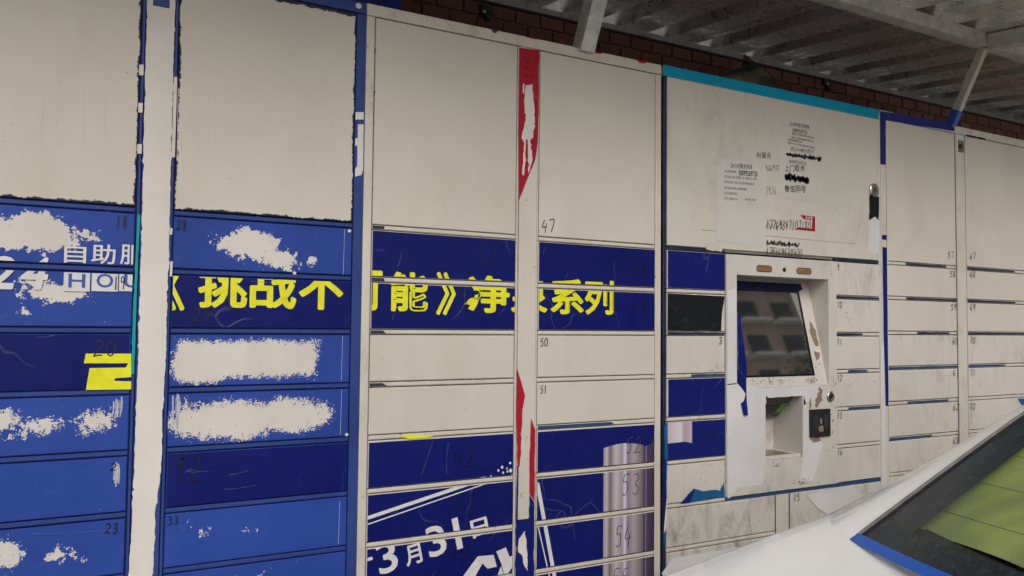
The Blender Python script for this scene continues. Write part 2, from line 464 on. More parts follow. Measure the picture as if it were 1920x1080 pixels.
NR = 9
# ---------------------------------------------------------------- cabinet A (blue)
A = Cab('parcel_locker', -.305, .6797, 2.181, 'parcel locker with blue frame and worn blue doors reading 24, at the left')
A.body('blue')
AX = [(-.272, .150), (.2305, .6524)]
A.part('top_frame', -.305, .6797, 2.152, 2.181, 'blue')
A.part('side_post', -.305, -.2745, PLZ+.05, 2.150, 'blue'); A.part('side_post', .6548, .6797, PLZ+.05, 2.150, 'blue')
A.part('strip', .1526, .1592, PLZ+.1, 2.150, 'blue'); A.part('strip', .2215, .2282, PLZ+.1, 2.150, 'blue')
A.part('plinth', -.27, .65, PLZ, rowz(NR)-.008, 'blue', .004)
post = A.part('centre_post', .1612, .2195, PLZ+.1, 2.150, 'blue', -.001)
for c, (x0, x1) in enumerate(AX):
    cx = (x0+x1)/2; zc = (R0+2.148)/2
    hz = (2.148-R0)/2-.006
    mm = peel_mat('white_coat_ragged_edges', [('r', cx, zc+.002, (x1-x0)/2-.0035, hz-.005)], a=(.004, .004, .0015), s=(9, 45, 170), under=NAVY_EDGE)
    A.door(('big', c), x0, x1, R0+RAIL/2+GAP, 2.149, mm)
    rails(A, x0, x1, range(0, NR+1), 'blue')
AP = {
 (0, 0): [PB('e', 64, 436, 84, 35), PB('e', 165, 442, 26, 12, -.004)],
 (0, 1): [PB('e', 100, 549, 58, 16), PB('e', 62, 530, 24, 12), PB('e', 50, 585, 22, 12, -.012)],
 (0, 3): [PB('e', 0, 788, 45, 26, -.006), PB('e', 85, 797, 60, 22, -.013), PB('e', 170, 790, 50, 26, -.011), PB('e', 40, 815, 60, 18, -.018)],
 (0, 5): [PB('e', 14, 1038, 40, 30, -.006), PB('e', 110, 1040, 90, 34, -.030), PB('e', 150, 1045, 30, 20, -.018)],
 (0, 6): [PB('e', 30, 1110, 60, 30, -.012)],
 (1, 0): [PB('e', 472, 460, 60, 27), PB('e', 522, 484, 40, 15, .001), PB('e', 583, 487, 10, 12, -.006), PB('e', 400, 440, 40, 26, -.026)],
 (1, 2): [PB('r', 470, 673, 133, 36, -.004), PB('e', 380, 680, 60, 40)],
 (1, 3): [PB('e', 430, 788, 100, 34, .002), PB('e', 540, 778, 72, 30, .002), PB('r', 472, 788, 112, 20, -.002), PB('e', 352, 790, 28, 34, -.005)],
 (1, 5): [PB('e', 385, 1000, 64, 38, -.047), PB('e', 350, 984, 10, 6, -.006), PB('e', 470, 995, 30, 10, -.016)],
 (1, 6): [PB('e', 420, 1090, 160, 20, -.02)]}
AMPS = {(0, 3): (.012, .016, .012), (0, 5): (.012, .016, .006), (1, 2): (.007, .009, .010), (1, 3): (.009, .012, .012), (1, 5): (.010, .016, .006)}
for c, (x0, x1) in enumerate(AX):
    for k in range(NR):
        z0, z1 = door_span(k)
        mm = peel_mat('blue_coat_worn', AP[c, k], a=AMPS.get((c, k), (.013, .012, .0035))) if (c, k) in AP else 'bluedoor'
        A.door((c, k), x0, x1, z0, z1, mm)
A.film((0, 2), 'navy_film', r=.004); A.film((1, 1), 'navy_film'); A.film((1, 4), 'navy_film')
# ragged white wrap left on the centre post
wp = [(276, -30), (267, 360), (257, 720), (248, 960), (240, 1110), (262, 1300), (274, 1300), (284, 1110), (288, 1045), (291, 985), (290, 962), (300, 900), (303, 862), (304, 800), (312, 640), (319, 360), (329, -30)]
sheet('peeling_wrap', pxpoly(jag(wp, 1.4, 7, seed=3)), 'bare_white', post, -.0018)
for pts, mt in (([(258, 402), (263, 402), (256, 560), (252, 700), (246, 702), (250, 560)], 'teal_tape'),):
    sheet('tape_strip', pxpoly(jag(pts, .6, 12, seed=5)), mt, A.o, -.0006)
for (ya, yb) in ((121, 141), (193, 211), (270, 288)):
    xa = 268.5-ya*.0235; sheet('print_fragment', pxpoly([(xa-4.5, ya), (xa+4.0, ya), (xa+3.4, yb), (xa-5, yb)]), 'bare_white', A.o, .0001)
sheet('print_fragment', pxpoly([(326, 144), (332.5, 144), (328, 295), (321.5, 295)]), 'bare_white', A.o, .0001)
for (ya, yb) in ((428, 440), (490, 518)):
    sheet('print_fragment', pxpoly([(319.5, ya), (324, ya), (322.5, yb), (318.0, yb)]), 'print_white', A.o, -.0004)
# print fragments on the blue right post: bar, hook
apost = [o for o in A.o.children if o.name.startswith('side_post')][1]
for pl in ([(667, 210), (682, 210), (682, 224), (666.5, 224)], [(671, 233), (682, 233), (681, 318), (678, 328), (666, 331), (666, 317), (670, 310), (670.5, 273), (666, 273), (666, 259), (671, 259)]):
    sheet('print_fragment', pxpoly(pl), 'print_white', apost, .0006)
# lock plate on the centre post
lp = MB().box(*W(287, 0)[:1], W(318, 0)[0], -.004, -.001, W(300, 13)[1], 2.146, .0012).build('lock_plate', 'blue', post)
kx, kz = W(303, -6)
MB().lathe((kx, -.004, kz), (0, -1, 0), [(0, .010), (.003, .010), (.004, .008)], 20).build('keyhole', 'steel', lp)
# round sticker at the corner
sx, sz = W(672.5, 11); r = .0078
sheet('round_sticker', [(sx+r*math.cos(t*math.pi/12), sz+r*.95*math.sin(t*math.pi/12)) for t in range(24)], 'print_white', apost if False else A.o, -.0002)
# printed words on the left doors
def drect(C, key, e=.0015):
    x0, x1, z0, z1 = C.d[key]['r']; return (x0+e, x1-e, z0+e, z1-e)
def lettering(C, keys, geo, mat, name='lettering', y=YP):
    for k in keys: place(name, geo, mat, C.d[k], y, drect(C, k))
for ch, xa, xb, ya, yb in (('自', 121, 161, 456, 494), ('助', 172, 216, 457, 496), ('服', 226, 268, 458, 497)):
    x0, zt = W(xa, ya); x1, zb = W(xb, yb); lettering(A, [(0, 0)], text_rect(ch, x0, x1, zb, zt, .012), 'print_white')
for ch, xa, xb, ya, yb in (('2', -14, 36, 479, 543), ('4', 46, 96, 481, 544)):
    x0, zt = W(xa, ya); x1, zb = W(xb, yb); lettering(A, [(0, 0), (0, 1)], text_rect(ch, x0-.01, x1-.012, zb, zt, .035, .18), 'print_white')
for ch, xa in (('H', 120), ('O', 172.5), ('U', 224)):
    x0, zt = W(xa, 507); x1, zb = W(xa+48, 547)
    lettering(A, [(0, 1)], ([(x0, zb), (x1, zb), (x1, zt), (x0, zt)], [[0, 1, 2, 3]]), 'print_white')
    dx = x1-x0; dz = zt-zb
    lettering(A, [(0, 1)], text_rect(ch, x0+dx*.18, x1-dx*.18, zb+dz*.18, zt-dz*.14, .02), 'print_blue', 'lettering', -.0017)
for pl in ([(161, 663), (246, 663), (246, 681), (157, 681)], [(168, 690), (236, 689), (240, 681), (246, 681), (246, 707), (216, 709), (214, 714), (246, 715), (246, 730), (161, 731)]):
    sheet('print_fragment', pxpoly(pl), 'yellow', A.d[0, 2], YP)
# ---------------------------------------------------------------- cabinet B (white)
B = Cab('parcel_locker', .6811, 1.6566, 2.182, 'white parcel locker with navy film and a red centre post')
B.body('frame_white')
BX = [(.7056, 1.1298), (1.2068, 1.6315)]
B.part('top_frame', .6811, 1.6566, 2.1515, 2.182, 'frame_white')
B.part('side_post', .6811, .7033, PLZ+.05, 2.1495, 'frame_white'); B.part('side_post', 1.6338, 1.6566, PLZ+.05, 2.1495, 'frame_white')
B.part('strip', 1.1320, 1.1382, PLZ+.1, 2.1495, 'frame_white'); B.part('strip', 1.2000, 1.2046, PLZ+.1, 2.1495, 'frame_white')
B.part('plinth', .71, 1.63, PLZ, rowz(NR)-.008, 'frame_white', .004)
bpost = B.part('centre_post', 1.1402, 1.1980, PLZ+.1, 2.1495, 'frame_white', -.001)
for c, (x0, x1) in enumerate(BX):
    cx = (x0+x1)/2
    mm = peel_mat('white_coat_thin_ragged_edge', [('r', cx, (R0+2.15)/2+.05, (x1-x0)/2+.002, (2.15-R0)/2+.0475)], a=(.003, .003, .002), s=(12, 60, 190), under=NAVY_EDGE) if c == 0 else 'white'
    B.door(('big', c), x0, x1, R0+RAIL/2+GAP, 2.1485, mm)
    for k in range(NR):
        z0, z1 = door_span(k); B.door((c, k), x0, x1, z0, z1, 'white')
    rl = rails(B, x0, x1, range(0, NR+1), 'frame_white')
    if c == 0:
        for k in (0, 1, 2, 3):
            z = rowz(k); sheet('film_scrap', [(x0, z-.004), (x0+.030+.006*k % .02, z-.004), (x0+.034, z+.004), (x0, z+.004)], 'rail_navy', rl[k], -.0002)
    else:
        z = rowz(4); sheet('film_scrap', [(x0+.002, z-.0045), (x0+.27, z-.004), (x0+.26, z+.004), (x0+.002, z+.0045)], 'rail_blue', rl[4], -.0002)
for k in (0, 1, 4, 5, 6, 7, 8):
    for c in (0, 1): B.film((c, k), 'navy_film', t=.0015 if k != 4 else .004)
# red / white / blue wrap on the centre post
sheet('red_wrap', pxpoly(jag([(973.5, 90), (1010.5, 94), (1008, 265), (1003, 300), (972.5, 376), (971.5, 240)], .5, 14, seed=1)), 'red_film', bpost, -.0018)
sheet('red_wrap', pxpoly(jag([(969, 690), (984, 742), (979, 770), (976, 840), (974, 872), (970, 880), (967.5, 780)], 1.0, 9, seed=2)), 'red_film', bpost, -.0018)
sheet('red_wrap', pxpoly(jag([(995, 784), (1003, 806), (1001.5, 942), (992, 925), (992, 860)], 1.0, 9, seed=4)), 'red_film', bpost, -.0018)
sheet('blue_wrap', pxpoly(jag([(966.5, 975), (990, 972), (992, 926), (1001.5, 944), (1000, 1300), (965, 1300)], .8, 9, seed=6)), 'navy_film2', bpost, -.0018)
sheet('blue_wrap', pxpoly(jag([(969, 872), (972, 872), (970, 980), (966.5, 980)], .4, 9, seed=8)), 'navy_film2', bpost, -.0019)
sheet('scraped_patch', pxpoly(jag([(985, 160), (997, 158), (1001, 200), (1002, 228), (999, 258), (994, 262), (998, 300), (990, 325), (989, 262), (985, 262), (984, 305), (982, 330), (978, 326), (982, 268), (977, 258), (985, 225), (982, 190)], 1.3, 5, seed=11)), 'bare_white', bpost, -.0024)
sheet('scraped_patch', pxpoly(jag([(980, 157), (983, 158), (982, 176), (979, 175)], .5, 5, seed=12)), 'bare_white', bpost, -.0024)
sheet('scraped_patch', pxpoly(jag([(972, 1010), (984, 995), (987, 1030), (989, 1070), (983, 1062), (978, 1040), (971, 1035)], 2.0, 6, seed=13)), 'bare_white', bpost, -.0024)
lp = MB().box(W(981, 110)[0], W(1001, 110)[0], -.0045, -.0018, W(990, 143)[1], W(990, 107)[1], .0015).build('lock_plate', 'red_film', bpost)
kx, kz = W(987.5, 125); MB().lathe((kx, -.0045, kz), (0, -1, 0), [(0, .008), (.004, .0078), (.005, .006)], 20).build('lock_cylinder', 'red_film', lp)
kx, kz = W(989, 114); MB().lathe((kx, -.0045, kz), (0, -1, 0), [(0, .004), (.0012, .004)], 14).build('keyhole', 'dark', lp)
# scraps along B's top edge
for pl, mt in (([(982, 66), (1006, 72), (1008, 74), (988, 70)], 'red_film'), ([(1112, 97), (1130, 97), (1128, 101), (1118, 100)], 'red_film'), ([(1192, 111), (1216, 116), (1208, 119), (1200, 118)], 'red_film'), ([(921, 55), (934, 58), (930, 62), (925, 61)], 'rail_navy')):
    sheet('film_scrap', pxpoly(jag(pl, .5, 5, seed=int(pl[0][0]))), mt, B.o, .0008)
# the yellow headline across A and B
zt, zb = W(766, 510)[1], W(766, 584)[1]
HEAD = (('《', 300, 346), ('挑', 371, 463), ('战', 468, 555), ('不', 560, 643), ('可', 650, 716), ('能', 730, 802), ('》', 818, 854), ('净', 878, 955), ('泉', 958, 1026), ('系', 1032, 1094), ('列', 1096, 1150))
for ch, a, b in HEAD:
    x0, x1 = W(a, 560)[0], W(b, 560)[0]
    geo = text_rect(ch, x0, x1, zb-(.008 if ch in '《》' else 0), zt+(.004 if ch in '《》' else 0), .029)
    lettering(A, [(1, 1)], geo, 'yellow'); lettering(B, [(0, 0), (0, 1), (1, 0), (1, 1)], geo, 'yellow')
for pl in ([(871, 570), (880, 560), (890, 557), (899, 556), (894, 566), (884, 572)], [(884, 528), (893, 535), (900, 546), (889, 545), (885, 538)]):
    lettering(B, [(0, 1), (0, 0)], (pxpoly(pl), [list(range(len(pl)))]), 'yellow', 'leaf_emblem')
# white campaign print on the lower left film
geos = []
def line_poly(a, b, w): 
    dx, dy = b[0]-a[0], b[1]-a[1]; L = math.hypot(dx, dy); nx, ny = -dy/L*w/2, dx/L*w/2
    return pxpoly([(a[0]+nx, a[1]+ny), (b[0]+nx, b[1]+ny), (b[0]-nx, b[1]-ny), (a[0]-nx, a[1]-ny)]), [[0, 1, 2, 3]]
geos += [line_poly((686, 972), (909, 897), 6.5), line_poly((686, 984), (935, 898), 2.2), line_poly((683, 1051), (698, 1046), 6)]
for ch, bl, br, tl, bd in (('3', (713, 1079), (749, 1067), (701, 1021), .022), ('月', (763, 1063), (793, 1053), (756, 1026), .026), ('3', (806, 1047), (840, 1036), (795, 991), .022), ('1', (857, 1031), (868, 1027), (846, 973), .012), ('日', (887, 1010), (918, 1000), (880, 977), .028)):
    geos.append(text_quad(ch, bl, br, tl, bd))
for pl in ([(864, 1085), (895, 1043), (925, 1040), (931, 1062), (914, 1066), (904, 1056), (888, 1085)], [(930, 1085), (940, 1058), (930, 1034), (948, 1026), (955, 1044), (975, 1034), (990, 1028), (985, 1046), (958, 1066), (946, 1085)], [(960, 1085), (975, 1068), (990, 1060), (990, 1085)]):
    geos.append((pxpoly(pl), [list(range(len(pl)))]))
for dx, dy, r in ((934, 882, 2.5), (941, 876, 3), (943, 886, 2.5), (950, 878, 2), (956, 868, 2.6), (957, 882, 4), (951, 884, 2.2), (920, 892, 1.6), (960, 890, 2)):
    geos.append((pxpoly([(dx+r*.8*math.cos(t), dy+r*math.sin(t)) for t in [i*math.pi/4 for i in range(8)]]), [list(range(8))]))
geos.append((pxpoly([(888, 902), (900, 895), (910, 893), (910, 898), (896, 902)]), [list(range(5))]))
def tri_geo(g):
    v, f = g; bm = bmesh.new(); vs = [bm.verts.new((x, 0, z)) for x, z in v]
    for k in f:
        try: bm.faces.new([vs[i] for i in k])
        except ValueError: pass
    bmesh.ops.triangulate(bm, faces=[k for k in bm.faces if len(k.verts) > 4]); bm.verts.index_update()
    o = [(a.co.x, a.co.z) for a in bm.verts], [[a.index for a in k.verts] for k in bm.faces]; bm.free(); return o
lettering(B, [(0, k) for k in (4, 5, 6, 7)], tri_geo(merge(geos)), 'print_white', 'campaign_print')
lettering(B, [(1, k) for k in (4, 5, 6, 7)], merge([line_poly((1007, 905), (1041, 1090), 7), line_poly((1008, 985), (1032, 1090), 2.2)]), 'print_white', 'campaign_print')
# printed silver cylinder (flat print)
def cyl_print(name, xa, xb, stops):
    q = N(name); sx = q.n('ShaderNodeSeparateXYZ'); q.l(q.pos, sx.inputs[0])
    t = q.rng(sx.outputs[0], xa, xb); r = q.n('ShaderNodeValToRGB'); q.l(t, r.inputs[0])
    e = r.color_ramp.elements
    while len(e) < len(stops): e.new(.5)
    for k, (p, c) in zip(e, stops): k.position = p; k.color = (*c, 1)
    return q.done(r.outputs[0], .3, nrm=q.bump(q.noise(11, 4), .18, .006))
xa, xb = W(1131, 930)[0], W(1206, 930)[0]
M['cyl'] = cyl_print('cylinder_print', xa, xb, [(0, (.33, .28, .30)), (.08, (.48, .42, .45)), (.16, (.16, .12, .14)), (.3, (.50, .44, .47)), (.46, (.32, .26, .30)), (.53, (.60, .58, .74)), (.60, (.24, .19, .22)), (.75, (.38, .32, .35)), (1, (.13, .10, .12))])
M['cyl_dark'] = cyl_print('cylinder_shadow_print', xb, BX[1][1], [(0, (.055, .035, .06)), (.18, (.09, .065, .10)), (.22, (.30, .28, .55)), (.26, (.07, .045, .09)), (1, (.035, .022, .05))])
zt = W(1160, 838)[1]
zbt = rowz(NR)
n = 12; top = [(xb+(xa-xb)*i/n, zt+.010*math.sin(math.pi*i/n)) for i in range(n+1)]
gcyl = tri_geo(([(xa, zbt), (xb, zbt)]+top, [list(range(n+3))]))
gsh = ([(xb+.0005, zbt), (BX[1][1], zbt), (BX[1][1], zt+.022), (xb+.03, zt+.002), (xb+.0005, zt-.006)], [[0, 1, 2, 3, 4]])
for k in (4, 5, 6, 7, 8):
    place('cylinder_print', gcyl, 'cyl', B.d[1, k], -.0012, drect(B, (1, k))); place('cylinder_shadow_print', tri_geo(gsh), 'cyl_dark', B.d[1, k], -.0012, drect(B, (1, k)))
# yellow backing showing at a lifted film edge
sheet('lifted_film_edge', pxpoly([(748, 817), (768, 815), (815, 816), (800, 821), (765, 823)]), 'yellow', B.d[0, 4], -.0022)
# ---------------------------------------------------------------- cabinet C (terminal)
Cc = Cab('parcel_locker', 1.6665, 2.7245, 2.182, 'white locker with touch screen terminal and cyan tape along its top')
MB().box(Cc.x0, 1.925, .016, Cc.depth, PLZ, 2.181).build('carcass', 'frame_white', Cc.o)
MB().box(2.4672, Cc.x1, .016, Cc.depth, PLZ, 2.181).build('carcass', 'frame_white', Cc.o)
MB().box(1.9255, 2.4668, .016, Cc.depth, 1.602, 2.181).build('carcass', 'frame_white', Cc.o)
MB().box(1.9255, 2.4668, .016, Cc.depth, PLZ, .788).build('carcass', 'frame_white', Cc.o)
MB().box(1.9255, 2.4668, .30, Cc.depth, .789, 1.601).build('carcass', 'frame_white', Cc.o)
Cc.part('side_post', 1.6665, 1.6787, PLZ+.05, 2.1495, 'rail_navy'); Cc.part('side_post', 2.7108, 2.7245, PLZ+.05, 2.1495, 'frame_white')
tf = Cc.part('top_frame', 1.6665, 2.7245, 2.1515, 2.182, 'frame_white')
sheet('cyan_tape', pxpoly(jag([(1243.5, 121), (1649.5, 206), (1647.5, 223), (1450, 184), (1253, 143), (1243.5, 141)], .4, 30, seed=3)), 'cyan_tape', Cc.o, .0007)
big = Cc.door('big', 1.681, 2.7086, 1.6085, 2.1495, white_mat('white_panel_faint_smears', (.59, .55, .485), dirt=.3, chips=.5))
Cc.part('rail', 1.681, 1.9265, 1.596, 1.6065, 'rail_navy'); Cc.part('rail', 2.468, 2.7086, 1.596, 1.6065, 'rail_navy')
tp = None
for k in range(6):
    z0, z1 = door_span(k)
    if k == 0: z1 = 1.5935
    Cc.door(('L', k), 1.6812, 1.9265, z0, z1, 'white2'); Cc.door(('R', k), 2.4682, 2.7086, z0, z1, 'white2')
for k in range(6, 9):
    z0, z1 = door_span(k); Cc.door(('W', k), 1.6812, 2.155, z0, z1, 'white3'); Cc.door(('X', k), 2.2285, 2.7086, z0, z1, 'white3')
Cc.part('centre_post', 2.1605, 2.2215, PLZ+.1, .7825, 'frame_white'); Cc.part('strip', 2.2232, 2.2270, PLZ+.1, .7825, 'rail_blue'); Cc.part('strip', 2.1565, 2.1592, PLZ+.1, .7825, 'rail_blue')
Cc.part('plinth', 1.68, 2.71, PLZ, rowz(NR)-.008, 'frame_white', .004)
def scraps(C, xa, xb, ks, p, r0, seed, mats=('rail_navy', 'rail_blue')):
    rnd = random.Random(seed)
    for k in ks:
        rl = rails(C, xa, xb, [k], 'frame_white', p, r0)[0]; z = rowz(k, p, r0)
        t = rnd.random()
        if t < .75:
            a = xa+(xb-xa)*rnd.choice((0, 0, .25, .4)); b = a+(xb-a)*rnd.choice((.6, .8, 1, 1))
            mt = mats[0] if k < 3 else mats[1]
            sheet('film_scrap', jag([(a, z-.0045), (b-.002, z-.0035), (b, z+.004), (a+.002, z+.0045)], .0006, .02, seed=k), mt, rl, -.0002)
scraps(Cc, 1.681, 1.9265, (2, 3), PI, R0, 1); scraps(Cc, 2.468, 2.7086, (1, 2, 3, 4, 5), PI, R0, 4)
rails(Cc, 1.681, 1.9265, (1, 4, 5), 'frame_white')
rails(Cc, 1.681, 1.9265, (6,), 'frame_white'); Cc.part('rail', 1.9285, 2.7086, .7845, .7945, 'rail_blue', .0005)
rails(Cc, 1.681, 2.155, (7, 8, 9), 'frame_white'); scraps(Cc, 2.2285, 2.7086, (7, 8), PI, R0, 2)
Cc.film(('L', 0), 'navy_film2'); Cc.film(('L', 3), 'navy_film2', l=.004); Cc.film(('L', 4), 'navy_film2')
x0, x1, z0, z1 = Cc.d['L', 1]['r']
sheet('film', jag([(x0+.001, z0+.001), (x1-.018, z0+.001), (x1-.014, z0+.06), (x1-.002, z1-.004), (x0+.001, z1-.001)], .0008, .02, seed=9), 'black_film', Cc.d['L', 1])
pk = [(.50, .42, .44), (.60, .52, .55), (.42, .30, .35), (.66, .60, .64), (.40, .28, .33)]
M['pinkcyl'] = cyl_print('pink_cylinder_print', W(1250, 850)[0], W(1297, 850)[0], [(0, pk[0]), (.35, pk[1]), (.55, pk[3]), (.68, pk[2]), (1, (.52, .40, .47))])
za = W(1270, 829)[1]; xq = W(1297, 850)[0]
place('cylinder_print', tri_geo(([(x0, z0-.2), (xq, z0-.2), (xq, za-.006), ((x0+xq)/2+.02, za), (x0, za-.002)], [[0, 1, 2, 3, 4]])), 'pinkcyl', Cc.d['L', 4], YP, drect(Cc, ('L', 4)))
sheet('torn_film', pxpoly(jag([(1274, 945), (1300, 916), (1316, 921), (1340, 918), (1350, 920), (1357, 905), (1359, 932), (1320, 938)], .9, 6, seed=21)), 'teal_film', Cc.d['L', 5])
sheet('torn_film', pxpoly(jag([(1274, 945), (1300, 917), (1302, 920), (1294, 942)], .7, 6, seed=22)), 'navy_film2', Cc.d['L', 5], -.0012)
sheet('white_film', pxpoly([(1240, 1075), (1262, 1046), (1420, 1020), (1448, 1008), (1447, 1080), (1250, 1090)]), 'white_film', Cc.d['W', 7])
sheet('white_film', pxpoly(jag([(1512, 928), (1600, 908), (1640, 955), (1560, 972), (1530, 950)], .8, 15, seed=2)), 'white_film', Cc.d['X', 6])
# loose strips along the joint of B and C
for pl, mt, yy in (([(1244, 800), (1250, 790), (1251, 850), (1248, 905), (1244, 880)], 'teal_film', -.004), ([(1241, 850), (1246, 862), (1248, 930), (1243, 985), (1242, 940)], 'navy_film2', -.006), ([(1246, 905), (1249, 940), (1247, 990), (1243, 1000)], 'white_film', -.005), ([(1244, 985), (1248, 1000), (1246, 1030), (1242, 1010)], 'teal_film', -.004)):
    a = pxpoly(jag(pl, .5, 9, seed=int(pl[0][1]))); sheet('loose_film_strip', a, mt, Cc.o, yy)
# --- terminal: panel with two openings
def frame_panel(mb, X, Z, ox, oz, y):
    """rectangle X,Z with one rectangular opening"""
    (a, b), (c, d), (e, f_), (g_, h) = X, Z, ox, oz
    for x0, x1, z0, z1 in ((a, b, h, d), (a, b, c, g_), (a, e, g_, h), (f_, b, g_, h)):
        mb.quad((x0, y, z0), (x1, y, z0), (x1, y, z1), (x0, y, z1))
OX, OZ = (1.976, 2.4235), (1.152, 1.527); SX, SZ = (2.1065, 2.286), (.903, 1.1185)
mb = MB(); TX = (1.929, 2.4655); TY = -.003
frame_panel(mb, TX, (1.135, 1.5935), OX, OZ, TY); frame_panel(mb, TX, (.797, 1.135), SX, SZ, TY)
for (a, b, c, d) in ((TX[0], TX[1], .797, 1.5935),):
    mb.quad((a, TY, c), (a, TY, d), (a, .016, d), (a, .016, c)); mb.quad((b, TY, d), (b, TY, c), (b, .016, c), (b, .016, d))
    mb.quad((a, TY, d), (b, TY, d), (b, .016, d), (a, .016, d)); mb.quad((b, TY, c), (a, TY, c), (a, .016, c), (b, .016, c))
term = mb.build('terminal_panel', 'white3', Cc.o, recalc=False)
def yb(z): return .004+(z-1.152)*(.092-.004)/(1.527-1.152)
mb = MB()
mb.quad((OX[0], yb(OZ[0]), OZ[0]), (OX[1], yb(OZ[0]), OZ[0]), (OX[1], yb(OZ[1]), OZ[1]), (OX[0], yb(OZ[1]), OZ[1]))
mb.quad((OX[0], TY, OZ[0]), (OX[0], yb(OZ[0]), OZ[0]), (OX[0], yb(OZ[1]), OZ[1]), (OX[0], TY, OZ[1]))
mb.quad((OX[1], yb(OZ[0]), OZ[0]), (OX[1], TY, OZ[0]), (OX[1], TY, OZ[1]), (OX[1], yb(OZ[1]), OZ[1]))
mb.quad((OX[0], yb(OZ[1]), OZ[1]), (OX[1], yb(OZ[1]), OZ[1]), (OX[1], TY, OZ[1]), (OX[0], TY, OZ[1]))
mb.quad((OX[0], TY, OZ[0]), (OX[1], TY, OZ[0]), (OX[1], yb(OZ[0]), OZ[0]), (OX[0], yb(OZ[0]), OZ[0]))
mb.build('screen_recess', 'white3', Cc.o, recalc=False)
q = N('screen_glass'); M['screen'] = q.done((.004, .0045, .005), .03, spec=.9); q.b.inputs['IOR'].default_value = 4.2
M['bezel'] = flat_mat('screen_bezel', (.008, .009, .012), .25)
def tilted(x0, x1, z0, z1, off, th=0.):
    o1 = off
    return [(x0, yb(z0)-o1, z0), (x1, yb(z0)-o1, z0), (x1, yb(z1)-o1, z1), (x0, yb(z1)-o1, z1)]
bz = MB().quad(*tilted(1.982, 2.366, 1.183, 1.500, .0015)).build('screen_bezel', 'bezel', Cc.o, recalc=False)
MB().quad(*tilted(1.984, 2.354, 1.190, 1.478, .0022)).build('screen', 'screen', bz, recalc=False)
MB().quad((1.978, yb(1.478)-.003, 1.478), (2.352, yb(1.480)-.003, 1.478), (2.382, yb(1.50)-.010, 1.494), (2.376, yb(1.52)-.010, 1.512), (1.978, yb(1.515)-.010, 1.513)).build('visor_film', film_mat('dark_navy_visor', (.012, .014, .05)), Cc.o, recalc=False)
# hanging blue strip on the left of the screen
mb = MB(); prof = [(1380.5, 1384, 590), (1380.5, 1390, 650), (1381, 1395, 690), (1380, 1396, 715), (1383, 1398, 738), (1386, 1398, 752), (1388, 1397, 762), (1391, 1397, 778)]
for i in range(len(prof)-1):
    def p3(x, y, s): a = W(x, y); return (a[0], -.004-.006*math.sin(i*.9+s), a[1])
    a, b = prof[i], prof[i+1]
    ya = lambda j, e: -.005-.005*math.sin(j*1.1)-e
    P = lambda x, y, j, e: (W(x, y)[0], ya(j, e), W(x, y)[1])
    mb.quad(P(b[0], b[2], i+1, 0), P(b[1], b[2], i+1, .004), P(a[1], a[2], i, .004), P(a[0], a[2], i, 0))
mb.build('hanging_blue_film', 'navy_film2', Cc.o, smooth=True)
# paint patches, slots, camera hole
def tp_sheet(name, pts, mat, y=TY-.0008, j=.8, st=9, seed=1): return sheet(name, pxpoly(jag(pts, j, st, seed=seed)), mat, term, y)
tp_sheet('film_patch', [(1362, 720), (1380, 718), (1430, 728), (1530, 722), (1542, 728), (1535, 742), (1505, 760), (1503, 738), (1434, 742), (1433, 865), (1429, 908), (1380, 915), (1366, 934), (1363, 934)], 'white_film', j=.9, seed=31)
tp_sheet('film_patch', [(1506, 742), (1513, 770), (1514, 820), (1543, 830), (1530, 880), (1522, 900), (1498, 904), (1503, 862), (1505, 800)], 'white_film', j=.9, seed=32)
tp_sheet('film_patch', [(1363, 545), (1379, 540), (1380, 720), (1363, 722)], 'white_film', j=.5, seed=33)
for pl, s in (([(1534, 725), (1540, 730), (1538, 752), (1530, 765), (1526, 760), (1530, 745)], 41), ([(1516, 823), (1534, 820), (1538, 826), (1524, 830)], 42), ([(1516, 772), (1516, 755), (1520, 742), (1518, 765)], 43)):
    tp_sheet('residue', pl, 'rust', j=1.6, st=4, seed=s, y=TY-.0012)
# residue on the recess side frame
for pts in ([(1518, 600), (1530, 620), (1535, 650), (1529, 648), (1518, 622)], [(1526, 658), (1538, 662), (1536, 672), (1531, 676)]):
    pp = []
    for (px, py) in jag(pts, .9, 5, seed=int(pts[0][0])):
        r_ = ray(px, py); o_ = CAMP
        # plane of the back panel: y = yb(z)
        sl_ = (.092-.004)/(1.527-1.152); t = (.004-1.152*sl_+o_.z*sl_-o_.y-.0012)/(r_.y-r_.z*sl_); pp.append(tuple(o_+r_*t))
    MB().quad(*pp).build('residue', 'rust', Cc.o)
def slot(px0, px1, py, hh):
    x0, x1 = W(px0, py)[0], W(px1, py)[0]; z = W((px0+px1)/2, py)[1]; r = hh; pts = []
    for i in range(9): t = math.pi/2+math.pi*i/8; pts.append((x0+r+r*math.cos(t), z+r*math.sin(t)))
    for i in range(9): t = -math.pi/2+math.pi*i/8; pts.append((x1-r+r*math.cos(t), z+r*math.sin(t)))
    s = sheet('lamp_slot', pts, 'hole', term, TY-.0006)
    v, f = ribbon(pts+[pts[0]], .0022); flat_obj('slot_rim', v, f, 'rail_navy', s, TY-.0010)
slot(1417, 1446, 504, .0105); slot(1492, 1519.5, 508.5, .0105)
x, z = W(1469, 506); MB().lathe((x, TY, z), (0, -1, 0), [(0, .008), (.0015, .008), (.0018, .006)], 18).build('camera_lens', 'dark', term)
